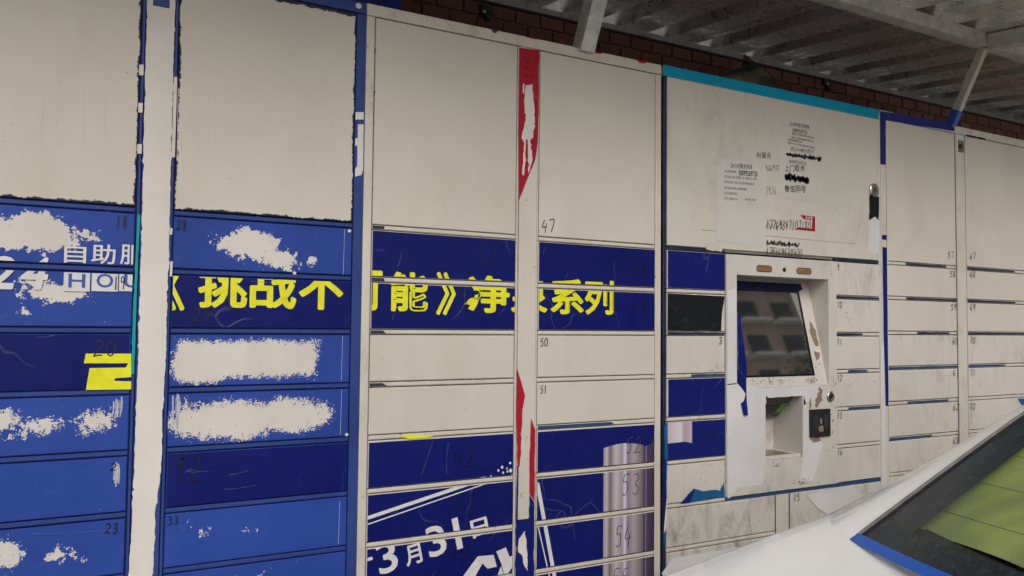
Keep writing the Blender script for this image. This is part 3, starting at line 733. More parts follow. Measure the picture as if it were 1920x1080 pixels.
# scanner recess
mb = MB(); a, b = SX; c, d = SZ; dp = .13
mb.quad((b, dp, c), (b, TY, c), (b, TY, d), (b, dp, d)); mb.quad((a, TY, c), (a, dp, c), (a, dp, d), (a, TY, d))
mb.quad((a, dp, d), (b, dp, d), (b, TY, d), (a, TY, d)); mb.quad((a, TY, c), (b, TY, c), (b, dp, c), (a, dp, c)); mb.quad((a, dp, c), (b, dp, c), (b, dp, d), (a, dp, d))
mb.build('scanner_recess', 'white3', Cc.o, recalc=False)
# sloping scanner head and tray
mb = MB(); mb.quad((a+.002, .02, d-.004), (b-.012, .02, d-.004), (b-.012, .100, d-.085), (a+.002, .100, d-.085)); 
h = mb.build('scanner_head', 'greyplastic', Cc.o, recalc=False)
def onhead(u, v, e): return (a+.002+u*(b-a-.014), .02+v*.08-e, d-.004-v*.081-e)
for u0, u1 in ((.02, .22), (.80, .98)):
    MB().quad(onhead(u0, .35, .001), onhead(u1, .35, .001), onhead(u1, .8, .001), onhead(u0, .8, .001)).build('green_stripe', 'green', h)
MB().quad(onhead(.3, .45, .0015), onhead(.74, .45, .0015), onhead(.74, .72, .0015), onhead(.3, .72, .0015)).build('scan_window', 'dark', h)
for i in range(4): MB().quad(onhead(.25+i*.13, .86, .0015), onhead(.33+i*.13, .86, .0015), onhead(.33+i*.13, .94, .0015), onhead(.25+i*.13, .94, .0015)).build('print_mark', 'faint', h)
tr = MB().box(a+.004, b-.002, .004, dp-.004, c+.001, c+.012).build('scanner_tray', 'frame_white', Cc.o)
MB().quad((a+.006, .012, c+.0126), (b-.034, .012, c+.0126), (b-.034, dp-.028, c+.0126), (a+.006, dp-.028, c+.0126)).build('scan_glass', 'grey_glass', tr)
sheet('torn_edge', pxpoly(jag([(1433, 741), (1497, 737), (1502, 736), (1503, 741), (1470, 744), (1440, 746)], 1.2, 4, seed=77)), 'bare_white', term, TY-.0014)
# card reader, lock
xa, za = W(1515.5, 768); xb_, zb_ = W(1553.5, 817)
cr = MB().box(xa, xb_, -.011, TY, zb_, za, .002).build('card_reader', 'dark', term)
cx, cz = (xa+xb_)/2, (za+zb_)/2+.006
M['wave'] = flat_mat('pale_icon_print', (.10, .12, .12), .5)
for r in (.020, .028, .036):
    for s in (0, math.pi):
        pts = [(cx+r*math.cos(s+t), cz+r*1.0*math.sin(s+t)) for t in [(-.8+1.6*i/10) for i in range(11)]]
        v, f = ribbon(pts, .0016); flat_obj('wave_mark', v, f, M['wave'], cr, -.0115)
sheet('card_mark', [(cx-.005, cz-.008), (cx+.005, cz-.008), (cx+.005, cz+.010), (cx-.005, cz+.010)], 'faint', cr, -.0116)
sheet('card_mark', [(cx-.012, cz-.036), (cx+.012, cz-.036), (cx+.012, cz-.018), (cx+.002, cz-.014), (cx-.012, cz-.018)], 'rust', cr, -.0116)
x, z = W(1555, 743.5)
lk = MB().lathe((x, TY, z), (0, -1, 0), [(0, .0190), (.004, .0185), (.006, .016), (.006, .0125), (.003, .012)], 28).build('lock_cylinder', 'steel', term, smooth=False)
MB().lathe((x, TY-.003, z), (0, -1, 0), [(0, .009), (.002, .009), (.0022, .004)], 20).build('keyhole', 'dark', lk)
x, z = W(1637.5, 357)
lk = MB().lathe((x, 0, z), (0, -1, 0), [(0, .0265), (.005, .026), (.008, .022), (.007, .014), (.009, .013)], 30).build('lock_cylinder', 'steel', big)
MB().box(x-.002, x+.002, -.0098, -.0088, z-.007, z+.007).build('keyhole', 'dark', lk)
sheet('black_tape', pxpoly(jag([(1630, 365), (1648, 369), (1648, 414), (1640, 406), (1630, 413)], .8, 7, seed=5)), 'black_film', big)
sheet('white_smear', pxpoly(jag([(1629, 415), (1640, 406), (1648, 414), (1647, 470), (1640, 476), (1627, 470)], .9, 8, seed=6)), 'white_film', big)
# ---------------------------------------------------------------- cabinet D
Dd = Cab('parcel_locker', 2.7265, 3.7285, 2.188, 'plain white locker with blue tape at its top corner, by the car')
Dd.body('frame_white')
DP = .1337; DR = 1.6035
DX = [(2.7592, 3.1914), (3.2651, 3.6970)]
Dd.part('top_frame', 2.7265, 3.7285, 2.157, 2.188, 'frame_white')
sp = Dd.part('side_post', 2.7265, 2.7572, PLZ+.05, 2.155, 'frame_white'); Dd.part('side_post', 3.6992, 3.7285, PLZ+.05, 2.155, 'frame_white')
dpost = Dd.part('centre_post', 3.1985, 3.2580, PLZ+.1, 2.155, 'frame_white', -.001)
Dd.part('strip', 3.1932, 3.1968, PLZ+.1, 2.155, 'rail_navy'); Dd.part('strip', 3.2597, 3.2633, PLZ+.1, 2.155, 'rail_navy')
Dd.part('plinth', 2.76, 3.70, PLZ, rowz(NR, DP, DR)-.008, 'frame_white', .004)
for c, (x0, x1) in enumerate(DX):
    Dd.door((c, 'big'), x0, x1, DR+RAIL/2+GAP, 2.154, 'white')
    for k in range(NR):
        z0, z1 = door_span(k, DP, DR); Dd.door((c, k), x0, x1, z0, z1, 'white' if k < 2 else 'white2')
    scraps(Dd, x0, x1, range(0, NR+1), DP, DR, 12+c)
sheet('blue_tape', pxpoly(jag([(1650, 208), (1789, 231), (1790, 246), (1662, 226), (1650.5, 224)], .5, 20, seed=1)), 'navy_tape', Dd.o, -.0006)
sheet('blue_tape', pxpoly(jag([(1650.5, 222), (1661, 225), (1661, 309), (1651, 308)], .5, 14, seed=2)), 'navy_tape', sp, .0006)
sheet('blue_tape', pxpoly(jag([(1655, 463), (1663, 464), (1664.5, 620), (1666, 760), (1661, 762), (1657, 620)], .4, 25, seed=3)), 'navy_film2', sp, .0006)
sheet('blue_tape', pxpoly([(1654, 440), (1663, 441), (1663, 450), (1654, 449)]), 'navy_film2', sp, .0006)
sheet('white_film', pxpoly(jag([(1652, 652), (1657, 640), (1660, 760), (1662, 920), (1653, 930)], .4, 25, seed=3)), 'white_film', sp, .0007)
sheet('film_scrap', pxpoly(jag([(1812, 252), (1847, 259), (1847, 263), (1812, 256)], .8, 5, seed=3)), 'rail_navy', Dd.o, -.0006)
sheet('film_scrap', pxpoly(jag([(1908, 747), (1935, 747), (1935, 775), (1918, 762)], .6, 8, seed=3)), 'teal_film', Dd.d[1, 4])
xa, za = W(1794, 262); xb2, zb2 = W(1806, 287)
lp = MB().box(xa, xb2, -.0035, -.001, zb2, za, .001).build('lock_plate', 'steel', dpost)
MB().lathe(((xa+xb2)/2-.004, -.0035, (za+zb2)/2), (0, -1, 0), [(0, .010), (.004, .010), (.005, .008)], 20).build('keyhole', 'dark', lp)
# ---------------------------------------------------------------- handwriting on the doors
Hn = lambda C, k, t, x, y, w, h, **kw: hand(C.d[k], t, x, y, w, h, **({'mat': 'ink_blue'} | kw if C is A else kw))
Hn(A, (0, 0), '18', 216, 404, 25, 23); Hn(A, (1, 0), '28', 330, 412, 22, 18); Hn(A, (0, 1), '19', 212, 519, 25, 24)
Hn(A, (0, 2), '20', 174, 638, 48, 30, sw=.003); Hn(A, (1, 1), '29', 360, 577, 38, 26, mat='ink_blue'); Hn(A, (0, 5), '23', 196, 981, 28, 19)
Hn(A, (0, 4), '2', 206, 868, 14, 14); Hn(A, (1, 4), '92', 322, 852, 60, 52, mat='ink_blue', sw=.003); Hn(A, (1, 5), '33', 314, 968, 22, 15)
Hn(B, (0, 0), '38', 893, 455, 44, 46, mat='ink_blue'); Hn(B, (0, 1), '39', 860, 546, 45, 34, mat='ink_blue'); Hn(B, (1, 'big') if False else ('big', 1), '47', 1015, 412, 26, 23, sw=.003)
Hn(B, (1, 0), '48', 1183, 492, 34, 24, mat='ink_blue'); Hn(B, (1, 1), '49', 1181, 564, 34, 27, mat='ink_blue'); Hn(B, (1, 2), '50', 1012, 634, 16, 15); Hn(B, (1, 3), '51', 1012, 723, 14, 15)
Hn(B, (0, 4), '42', 849, 838, 43, 38, mat='ink_blue'); Hn(B, (0, 5), '43', 850, 925, 46, 40, mat='ink_blue'); Hn(B, (0, 6), '44', 840, 1014, 46, 36, mat='ink_blue')
Hn(B, (1, 4), '52', 1172, 820, 32, 30); Hn(B, (1, 5), '53', 1164, 888, 38, 40); Hn(B, (1, 6), '54', 1152, 985, 34, 40); Hn(B, (1, 7), '55', 1147, 1065, 34, 36)
Hn(Cc, ('L', 2), '3', 1347, 632, 8, 13); Hn(Cc, ('L', 4), '5', 1334, 812, 10, 14, mat='ink_blue'); Hn(Cc, ('W', 7), '8', 1441, 1008, 8, 12)
Hn(Cc, ('X', 6), '15', 1487, 925, 13, 14); Hn(Cc, ('X', 7), '16', 1486, 998, 14, 16)
for k, t in enumerate(('9', '10', '11', '12', '13', '14')): Hn(Cc, ('R', k), t, 1569, (495, 565, 634, 703, 773, 843)[k], 5 if len(t) == 1 else 10, 12, sw=.0024)
for k in range(7):
    t = str(57+k); y0 = (472, 508, 570, 633, 693, 757, 820)[k]
    Hn(Dd, (0, 'big') if k == 0 else (0, k-1), t, (1776, 1780, 1782, 1785, 1786, 1786, 1786)[k], y0, 12, 12, sw=.0026)
    t = str(67+k); y0 = (474, 508, 570, 632, 693, 756, 817)[k]
    Hn(Dd, (1, 'big') if k == 0 else (1, k-1), t, 1818, y0, 11, 12, sw=.0026)
# key scratches on the blue doors
for C, k, x, ya, yb_, n in ((A, (0, 3), 221, 742, 786, 9), (A, (0, 4), 221, 862, 914, 8), (A, (1, 3), 332, 738, 800, 8)):
    for i in range(n):
        xx = x+random.uniform(-9, 8)*(1 if i < n/2 else .5); a = ya+random.uniform(0, 14); b = yb_-random.uniform(0, 16)
        stroke(C.d[k], [(xx, a), (xx+random.uniform(-1, 3), (a+b)/2), (xx+random.uniform(-4, 2), b)], 'smoke', random.uniform(.001, .004), -.0004-.0001*i, 'scratch')
M['crease'] = flat_mat('stretched_film_crease', (.10, .11, .22), .35, var=.4, scale=60)
rnd = random.Random(5)
for C, k, x, y, dx, dy in ((A, (1, 4), 430, 890, 36, -8), (A, (1, 4), 420, 917, 60, -8), (A, (1, 4), 350, 883, 26, 1), (A, (1, 1), 470, 527, 40, 4), (B, (0, 0), 700, 468, 20, 1), (B, (0, 0), 745, 500, 8, -26), (B, (0, 1), 735, 600, 10, -30), (B, (0, 1), 935, 590, 12, -14), (B, (1, 0), 1018, 478, 8, -16), (B, (1, 0), 1060, 522, 5, -14), (B, (1, 0), 1150, 490, 2, 60), (B, (1, 1), 1150, 580, 12, 40), (B, (0, 4), 790, 890, 22, -64), (B, (0, 4), 838, 890, 2, -60), (Cc, ('L', 3), 1318, 725, -6, 60), (A, (0, 2), 70, 632, 36, -5), (A, (0, 5), 60, 1000, 150, -6), (A, (0, 1), 175, 565, 8, 6)):
    stroke(C.d[k], [(x, y), (x+dx*.4+rnd.uniform(-2, 2), y+dy*.4+rnd.uniform(-2, 2)), (x+dx, y+dy)], M['crease'], .0010, -.0017, 'crease_mark')
# white screw dots
for x, y, k in ((655, 433, (1, 0)), (552, 512, (1, 0)), (650, 815, (1, 3))):
    a, b = W(x, y); sheet('paint_dot', [(a+.0045*math.cos(t), b+.004*math.sin(t)) for t in [i*math.pi/5 for i in range(10)]], 'print_white', A.d[k], -.0005)
for k, ya, yb_ in (((1, 0), 430, 515), ((1, 2), 630, 715), ((1, 3), 730, 815), ((1, 5), 940, 1020)):
    stroke(A.d[k], [(646-(ya-430)*.018, ya), (645-(yb_-430)*.018, yb_)], 'smoke', .0009, -.0004, 'scratch')
# old lettering ghosts on the large white doors
for k, x0_, x1_, ya, yb_ in ((('big', 1), 372, 393, 150, 303), (('big', 1), 403, 424, 155, 305), (('big', 1), 432, 452, 160, 308), (('big', 1), 482, 498, 205, 290), (('big', 1), 530, 551, 205, 285), (('big', 1), 334, 343, 165, 297), (('big', 0), 80, 118, 180, 270), (('big', 0), 157, 198, 165, 275), (('big', 1), 622, 640, 210, 260), (('big', 1), 612, 640, 285, 320)):
    stroke(A.d[k], [(x0_, ya), (x0_-2, yb_), (x1_-2, yb_+2), (x1_, ya+2)], 'ghost', .0016, -.0005, 'letter_ghost', 1)
# ---------------------------------------------------------------- notices on the terminal cabinet
def notice(pts, label, mat, y=-.0008):
    o = sheet('paper_notice', pxpoly(jag(pts, .4, 30, seed=int(pts[0][0]))), mat, None, y); WL[o] = Vector(o.location); return tag(o, label, 'notice')
n1 = notice([(1344, 296), (1436, 306), (1434, 467), (1342, 450)], 'white printed paper notice at lower left of the large panel', 'paper')
n2 = notice([(1462, 212), (1545, 226), (1540, 382), (1459, 372)], 'old taped paper notice with black scribbles on the large panel', 'paper_tape', -.0006)
for pl in ([(1340, 294), (1352, 295), (1351, 308), (1339, 306)], [(1428, 303), (1442, 305), (1441, 316), (1428, 314)]):
    sheet('clear_tape', pxpoly(jag(pl, .4, 6, seed=int(pl[0][0]))), 'paper_tape', n1, -.0016)
def words(par, txt, x0, x1, y0, y1, slope, mat='ink', bold=0., y=YP, name='lettering'):
    cw = (x1-x0)/sum(.55 if ord(c) < 256 else 1 for c in txt); x = x0; gs = []
    for c in txt:
        w = cw*(.55 if ord(c) < 256 else 1); s = slope*(x-x0)
        if c != ' ':
            ww = w*(.35 if c == '1' else .86); gs.append(text_quad(c, (x+(w-ww)/2, y1+s), (x+(w-ww)/2+ww, y1+s+slope*ww), (x+(w-ww)/2, y0+s), bold))
        x += w
    v, f = merge(gs); return flat_obj(name, v, f, mat, par, y)
words(n1, '24小时服务热线', 1369, 1410, 306, 315, .06, 'ink', .0); words(n1, '18099269720', 1384, 1420, 319, 329, .07, 'ink', .02)
def small_lines(par, x0, x1, ys, h, slope, mat='faint', seed=1):
    rnd = random.Random(seed); gs = []
    for yy in ys:
        x = x0; end = x1-rnd.choice((0, 0, 3, 18))
        while x < end-2:
            s = slope*(x-x0)
            wd_ = rnd.uniform(1.6, 3.3)
            for j in range(2):
                gs.append((pxpoly([(x, yy+s+j*h*.5), (x+wd_, yy+s+j*h*.5), (x+wd_, yy+s+j*h*.5+h*.22), (x, yy+s+j*h*.5+h*.22)]), [[3, 2, 1, 0]]))
            gs.append((pxpoly([(x+rnd.uniform(.3, 1.8), yy+s), (x+2.2, yy+s), (x+2.2, yy+s+h), (x+1.4, yy+s+h)]), [[3, 2, 1, 0]]))
            x += wd_+rnd.choice((.4, .5, .6, 1.8))
    v, f = merge(gs); return flat_obj('small_print', v, f, mat, par, YP)
small_lines(n1, 1358, 1382, (319,), 4.5, .07); small_lines(n1, 1357, 1420, (329, 339, 350), 4.5, .08, seed=3); small_lines(n1, 1357, 1384, (360, 370), 4.5, .08, seed=4); small_lines(n1, 1396, 1420, (372,), 4, .08, seed=5)
words(n2, '24小时服务热线', 1479, 1517, 228, 236, .17, 'faint', .01); words(n2, '18099269720', 1485, 1513, 240, 248, .17, 'faint', .02)
small_lines(n2, 1484, 1528, (249, 256), 4, .2, seed=6); small_lines(n2, 1478, 1508, (260,), 4, .2, seed=7); small_lines(n2, 1477, 1530, (266,), 4, .2, seed=8)
words(n2, '请24小时内取件', 1481, 1526, 275, 283, .14, 'faint', .01)
scribble(n2, 1472, 1537, 287, 291, 40, slope=.14, sw=.0085); words(n2, '18099269720', 1478, 1512, 299, 306, .14, 'faint', .02)
words(n2, '上门取件', 1470, 1509, 309, 321, .04, 'ink', .005); scribble(n2, 1471, 1517, 325, 334, 30, slope=.2, sw=.009); scribble(n2, 1472, 1512, 330, 338, 22, slope=.1, sw=.006)
words(n2, '微信同号', 1470, 1511, 347, 360, .04, 'ink', .005)
words(big, '时服务', 1418, 1446, 285, 297, .02, 'faint', .005); hand(big, '926972', 1434, 310, 27, 10, 'faint', .0018); hand(big, '3926', 1434, 350, 22, 14, 'faint', .0016)
rs = notice([(1500, 403), (1528, 406), (1528, 434), (1491, 430), (1497, 426), (1522, 429), (1523, 413), (1507, 411)], 'torn red framed sticker on the large panel under the scribbled notice', 'red_film', -.0008)
words(rs, '快递柜', 1509, 1524, 405, 411, .08, 'print_white', .01)
hand(big, '17769317107180', 1436, 413, 84, 17, 'ink', .0022, slope=.02); scribble(big, 1436, 1478, 418, 428, 12, sw=.0018)
scribble(big, 1438, 1497, 452, 458, 30, slope=.06, sw=.0055); hand(big, '177169532370', 1436, 464, 68, 15, 'ink', .002, slope=.06); scribble(big, 1438, 1503, 467, 475, 26, slope=.08, sw=.0016)
for p in ([(1315, 431), (1343, 433)], [(1436, 442), (1520, 450), (1603, 457)]): stroke(big, p, 'faint', .0018, -.0005, 'scored_line')
for p in ([(1316, 190), (1440, 215), (1470, 220)], [(1316, 190), (1318, 275)], [(1318, 275), (1360, 280)]): stroke(big, p, 'ghost', .0014, -.0005, 'adhesive_line')
for pl, s in (([(1320, 458), (1345, 452), (1355, 468), (1352, 472), (1325, 468)], 1), ([(1539, 216), (1545, 218), (1544, 226), (1539, 234)], 2), ([(1537, 378), (1570, 390), (1570, 398), (1552, 386)], 3)):
    sheet('adhesive_stain', pxpoly(jag(pl, 1.5, 5, seed=s)), 'ghost', big, -.0005)
for k, x, y, n, sx_, sy_ in ((('L', 2), 1340, 690, 14, 14, 6), (('R', 1), 1585, 590, 16, 8, 16), (('L', 5), 1325, 885, 14, 18, 16), (('R', 3), 1590, 728, 10, 8, 12), (('W', 6), 1437, 955, 16, 9, 22)):
    gs = []
    for i in range(n):
        a, b = x+rnd.gauss(0, sx_*.6), y+rnd.gauss(0, sy_*.6); r = rnd.uniform(.4, 1.1)
        gs.append((pxpoly([(a-r, b), (a, b+r*1.6), (a+r, b), (a, b-r)]), [[0, 1, 2, 3]]))
    v, f = merge(gs); flat_obj('grime_specks', v, f, 'rust', Cc.d[k], -.0006)
for x, y, n, sx_, sy_ in ((1425, 714, 26, 30, 4), (1520, 712, 40, 10, 4), (1465, 714, 18, 15, 3), (1453, 872, 14, 6, 6), (1502, 903, 34, 12, 5), (1560, 720, 14, 5, 14), (1560, 800, 18, 4, 40)):
    gs = []
    for i in range(n):
        a, b = x+rnd.gauss(0, sx_*.6), y+rnd.gauss(0, sy_*.7); r = rnd.uniform(.4, 1.3)
        gs.append((pxpoly([(a-r, b), (a, b+r*1.5), (a+r, b), (a, b-r)]), [[0, 1, 2, 3]]))
    v, f = merge(gs); flat_obj('grime_specks', v, f, 'rust', term, TY-.0016)

# ================================================================== brick wall, sign, canopy
q = N('brick'); n1 = q.noise(14, 4); oi = q.n('ShaderNodeObjectInfo')
c = q.mix(oi.outputs['Random'], (.13, .055, .044), (.19, .085, .068)); c = q.mix(q.rng(n1, .4, .7, 0, .4), c, (.12, .06, .048))
M['brick'] = q.done(c, .85, nrm=q.bump(q.noise(120, 3), .4, .003))
M['mortar'] = flat_mat('mortar', (.25, .235, .22), .9, bump=.4)
WY, WT = .56, 2.520
q = N('brickwork'); bt = q.n('ShaderNodeTexBrick'); sp_ = q.n('ShaderNodeSeparateXYZ'); q.l(q.pos, sp_.inputs[0]); cb = q.n('ShaderNodeCombineXYZ'); q.l(sp_.outputs[0], cb.inputs[0]); q.l(sp_.outputs[2], cb.inputs[1]); q.l(cb.outputs[0], bt.inputs['Vector'])
for k_, v_ in (('Scale', 1.), ('Mortar Size', .004), ('Brick Width', .106), ('Row Height', .052)): bt.inputs[k_].default_value = v_
for k_, v_ in (('Color1', (.17, .066, .05, 1)), ('Color2', (.26, .11, .085, 1)), ('Mortar', (.17, .155, .145, 1))): bt.inputs[k_].default_value = v_
M['brickwork'] = q.done(bt.outputs[0], .9, nrm=q.bump(bt.outputs[1], -.4, .006))
bw = MB().box(-3, 7, WY+.012, WY+.24, 0, WT-.012).build('brick_wall', 'brickwork'); tag(bw, 'dark red brick wall behind the lockers, under the canopy', 'wall')
BLn, BH = .106, .052
base = MB().box(-BLn/2+.004, BLn/2-.004, -.012, .05, -BH/2+.004, BH/2-.004, .003); bo = None
for r in range(5):
    zc = WT-.012-BH*(r+.5)
    nb = 62 if r < 4 else 0
    for i in range(nb):
        x = -.1+i*BLn+(BLn/2 if r % 2 else 0)
        if bo is None: bo = base.build('brick', 'brick', bw); me = bo.data; b_ = bo
        else: b_ = bpy.data.objects.new('brick', me); COL.objects.link(b_)
        put(b_, (x, WY+.031+random.uniform(-.002, .002), zc), bw)
MB().box(-3, 7, WY+.001, WY+.25, WT-.0115, WT-.004).build('wall_top_strip', flat_mat('wall_top_strip', (.045, .03, .026), .8), bw)  # thin dark strip along the top of the wall
# blue signboard above cabinet A
sg = MB().box(-.30, at(753, 8, .10).x, .10, .13, 2.183, 2.52, .003).build('signboard', 'navy_film2'); tag(sg, 'blue signboard standing on top of the blue locker', 'signboard')
# canopy
SLO = .10
def roof_z(y): return 2.522+SLO*(y+.13)
cn = empty('canopy', (2.2, .2, 2.42), 'corrugated metal canopy with purlins and struts above the lockers', 'canopy')
q = N('corrugated_sheet'); n1 = q.noise(2.2, 4); n2 = q.noise(25, 4)
c = q.mix(q.rng(n1, .3, .7), (.74, .73, .70), (.86, .845, .82)); c = q.mix(q.rng(n2, .45, .8, 0, .4), c, (.52, .48, .43))
st = q.noise(1., 4, .6, vec=q.vm('MULTIPLY', q.pos, (30, 1.5, 1))); c = q.mix(q.rng(st, .5, .7, 0, .5), c, (.42, .38, .33))
M['sheet'] = q.done(c, q.rng(n2, .3, .7, .22, .38), .74, nrm=q.bump(q.noise(6, 2), .12, .006))
prof = [(0, 0), (.04, 0), (.070, .045), (.125, .045), (.155, 0), (.2667, 0)]
XS = -2.4
for i in range(11):
    x0 = XS+i*.8; pts = []
    for r in range(3): pts += [(x0+r*.2667+a, b) for a, b in prof[:-1]]
    pts.append((x0+.8+.03, 0))
    mb = MB(); e = .0012*(i % 2); n = len(pts); ys = (-.70, -.4, -.13, .3, .66, 1.12)
    for y in ys:
        for a, b in pts: mb.v.append((a, y, roof_z(y)+b+e))
    for y in ys:
        for a, b in pts: mb.v.append((a, y, roof_z(y)+b+e+.0009))
    o2 = len(ys)*n
    for j in range(len(ys)-1):
        for k in range(n-1):
            p = j*n+k; mb.f.append([p, p+1, p+n+1, p+n]); mb.f.append([o2+p+n, o2+p+n+1, o2+p+1, o2+p])
    mb.build('roof_sheet', 'sheet', cn, recalc=False)
PW = .05
for y in (-.665, -.13, .74, 1.08):
    z = roof_z(y)-PW/2-.001; MB().bar((-2.4, y, z), (6.4, y, z), PW, PW).build('purlin', 'galv', cn)
for x in (-.22, 1.364, 3.19, 5.0):
    MB().bar((x, -.638, roof_z(-.638)-.035), (x, -.157, roof_z(-.157)-.035), .05, .06).build('rafter', 'galv', cn)
j2 = Vector((3.187, -.128, roof_z(-.13)-.05))
MB().bar((3.187, .012, 2.188), j2, .03, .024, (1, 0, 0)).build('strut', M['frame_white'], cn)
MB().bar((1.364, .012, 2.182), (1.364, -.128, roof_z(-.13)-.05), .05, .05, (1, 0, 0)).build('strut', 'galv', cn)
MB().bar((-.22, .012, 2.181), (-.22, -.128, roof_z(-.13)-.05), .05, .05, (1, 0, 0)).build('strut', 'galv', cn)
d_ = (j2-Vector((3.187, .012, 2.188))).normalized(); p_ = Vector((3.187, .012, 2.188))
MB().bar(p_+d_*.002, p_+d_*.065, .0325, .0265, (1, 0, 0)).build('blue_tape', film_mat('blue_wrap_tape', (.03, .09, .42)), cn)
for y, n in ((.95, 40),):
    pass
# clamps on the wall top
for px, py, lab in ((912, 22, 'small black cable clamp on the brick wall left of the grey strut'), (1552, 157, 'small black cable clamp on the brick wall above the cyan tape')):
    p = at(px, py, WY-.02); k = empty('cable_clamp', p, lab, 'clamp', 'cable clamps')
    mb = MB(); mb.lathe(p+Vector((.012, .0, -.012)), (0, 1, 0), [(-.006, .006), (-.004, .016), (.01, .016), (.03, .010)], 10); mb.box(p.x-.02, p.x+.03, p.y+.001, p.y+.02, p.z-.005, p.z+.025); mb.build('clip', 'dark', k)
    MB().lathe(p+Vector((-.012, -.004, -.006)), (-.3, -1, 0), [(0, .007), (.01, .007), (.012, .004)], 10).build('screw', 'steel', k)
# tarpaulin bundle on the terminal cabinet
q = N('tarpaulin'); n1 = q.noise(9, 3)
M['tarp'] = q.done(q.mix(q.rng(n1, .5, .58), (.035, .032, .024), (.13, .12, .065)), .75, nrm=q.bump(q.noise(28, 4), .8, .012))
p = at(1378, 150, .36); me = MB()
def tarp(u, v):
    t = u*2*math.pi; h = v
    rr = (1-h**4)*1.0+.02; r0 = .21*(1+.25*math.sin(3*t+1)+.12*math.sin(7*t))
    k = Vector((math.cos(t)*r0*rr*1.0, math.sin(t)*r0*rr*.6, h*.185*(1+.25*math.cos(t+.5))))
    nn = mnoise.noise_vector(k*14)*.022
    return Vector((p.x, .33, 2.184))+k+Vector((nn.x, nn.y, abs(nn.z)))
me.grid(tarp, 40, 14); tag(me.build('tarpaulin_bundle', 'tarp', smooth=False), 'crumpled dark tarpaulin bundle on top of the terminal locker', 'tarpaulin')

# ================================================================== car
YC = -1.9
car = empty('parked_car', (2.7, YC, 0), 'white sedan parked in front of the lockers, rear window towards the camera', 'car')
q = N('white_car_paint'); M['carpaint'] = q.done((.93, .915, .89), q.rng(q.noise(30, 3), .3, .7, .16, .26), nrm=None); q.b.inputs['Coat Weight'].default_value = .6; q.b.inputs['Coat Roughness'].default_value = .06
q = N('car_glass'); tr_ = q.n('ShaderNodeBsdfTransparent'); tr_.inputs[0].default_value = (.86, .89, .85, 1)
gl = q.n('ShaderNodeBsdfGlossy'); gl.inputs['Roughness'].default_value = .03
fr = q.n('ShaderNodeLayerWeight'); fr.inputs['Blend'].default_value = .5
ff = q.math('ADD', q.math('MULTIPLY', q.math('POWER', fr.outputs['Facing'], 5.), .9), .05)
mx = q.n('ShaderNodeMixShader'); q.l(ff, mx.inputs[0]); q.l(tr_.outputs[0], mx.inputs[1]); q.l(gl.outputs[0], mx.inputs[2])
q.l(mx.outputs[0], q.t.nodes['Material Output'].inputs['Surface']); M['carglass'] = q.m
q = N('glass_frit'); M['frit'] = q.done(q.mix(q.rng(q.noise(60, 6, .75), .5, .75, 0, .6), (.018, .026, .033), (.09, .10, .11)), q.rng(q.noise(9, 5, .7), .3, .7, .10, .4), spec=.35)
M['rubber'] = flat_mat('rubber', (.02, .02, .02), .8); M['alloy'] = flat_mat('alloy', (.5, .5, .51), .3, .9)
M['bluetrim'] = flat_mat('blue_trim', (.012, .11, .55), .35); M['lime'] = flat_mat('lime_seat_cover', (.58, .66, .12), .7, var=.3, scale=4, bump=.2)
M['cabin_dark'] = flat_mat('cabin_trim', (.03, .032, .035), .7); M['redlens'] = flat_mat('red_lens', (.35, .01, .012), .12)
def interp(tab, x):
    for (a, *va), (b, *vb) in zip(tab, tab[1:]):
        if a <= x <= b:
            t = (x-a)/(b-a) if b > a else 0; t2 = t
            return [p+(r_-p)*t2 for p, r_ in zip(va, vb)]
    return list(tab[-1][1:]) if x > tab[-1][0] else list(tab[0][1:])
# x: shoulder half width, shoulder z, belly half width, sill z, crown
BT = [(.40, .64, .62, .70, .42, .0), (.415, .70, .80, .78, .34, .005), (.44, .74, .92, .82, .28, .01), (.50, .765, .975, .84, .25, .012), (.60, .785, .995, .86, .22, .012), (.744, .80, 1.010, .875, .2, .012), (.874, .81, 1.025, .89, .2, .012), (1.013, .815, 1.043, .90, .2, .01), (1.157, .82, 1.061, .90, .2, .0), (1.5, .825, 1.045, .90, .2, -.03), (2.6, .83, 1.01, .90, .2, -.02), (3.5, .81, .99, .88, .2, .03), (4.2, .77, .93, .86, .2, .05), (4.75, .66, .78, .80, .22, .04), (4.88, .56, .62, .70, .3, .01)]
def car_pt(x, s):
    """s 0..1 runs from the sill up over the shoulder to the middle"""
    hw, sz_, bh, zs, cr_ = interp(BT, x)
    P = [(bh-.05, zs), (bh-.005, zs+.12), (bh, zs+(sz_-zs)*.55), (bh-.012, zs+(sz_-zs)*.78), (hw+.022, sz_-.030), (hw+.006, sz_-.008), (hw-.015, sz_+.001), (hw*.6, sz_+cr_*.65), (0, sz_+cr_)]
    k = s*(len(P)-1); i = min(int(k), len(P)-2); t = k-i
    return (P[i][0]+(P[i+1][0]-P[i][0])*t, P[i][1]+(P[i+1][1]-P[i][1])*t)
xs = [.40, .415, .44, .50, .55, .60, .67, .744, .874, 1.013, 1.157, 1.3, 1.5, 2, 2.6, 3, 3.5, 3.9, 4.2, 4.5, 4.75, 4.85, 4.88]
mb = MB(); ns = 16; row = 2*ns+1
for x in xs:
    for k in range(-ns, ns+1):
        h, z = car_pt(x, 1-abs(k)/ns); mb.v.append((x, YC+(h if k > 0 else -h), z))
for i in range(len(xs)-1):
    for k in range(row-1): p = i*row+k; mb.f.append([p, p+1, p+row+1, p+row])
mb.f.append(list(range(row))); mb.f.append([(len(xs)-1)*row+k for k in range(row)][::-1])
body = mb.build('body', 'carpaint', car, smooth=True)
md = body.modifiers.new('sub', 'SUBSURF'); md.levels = md.render_levels = 1
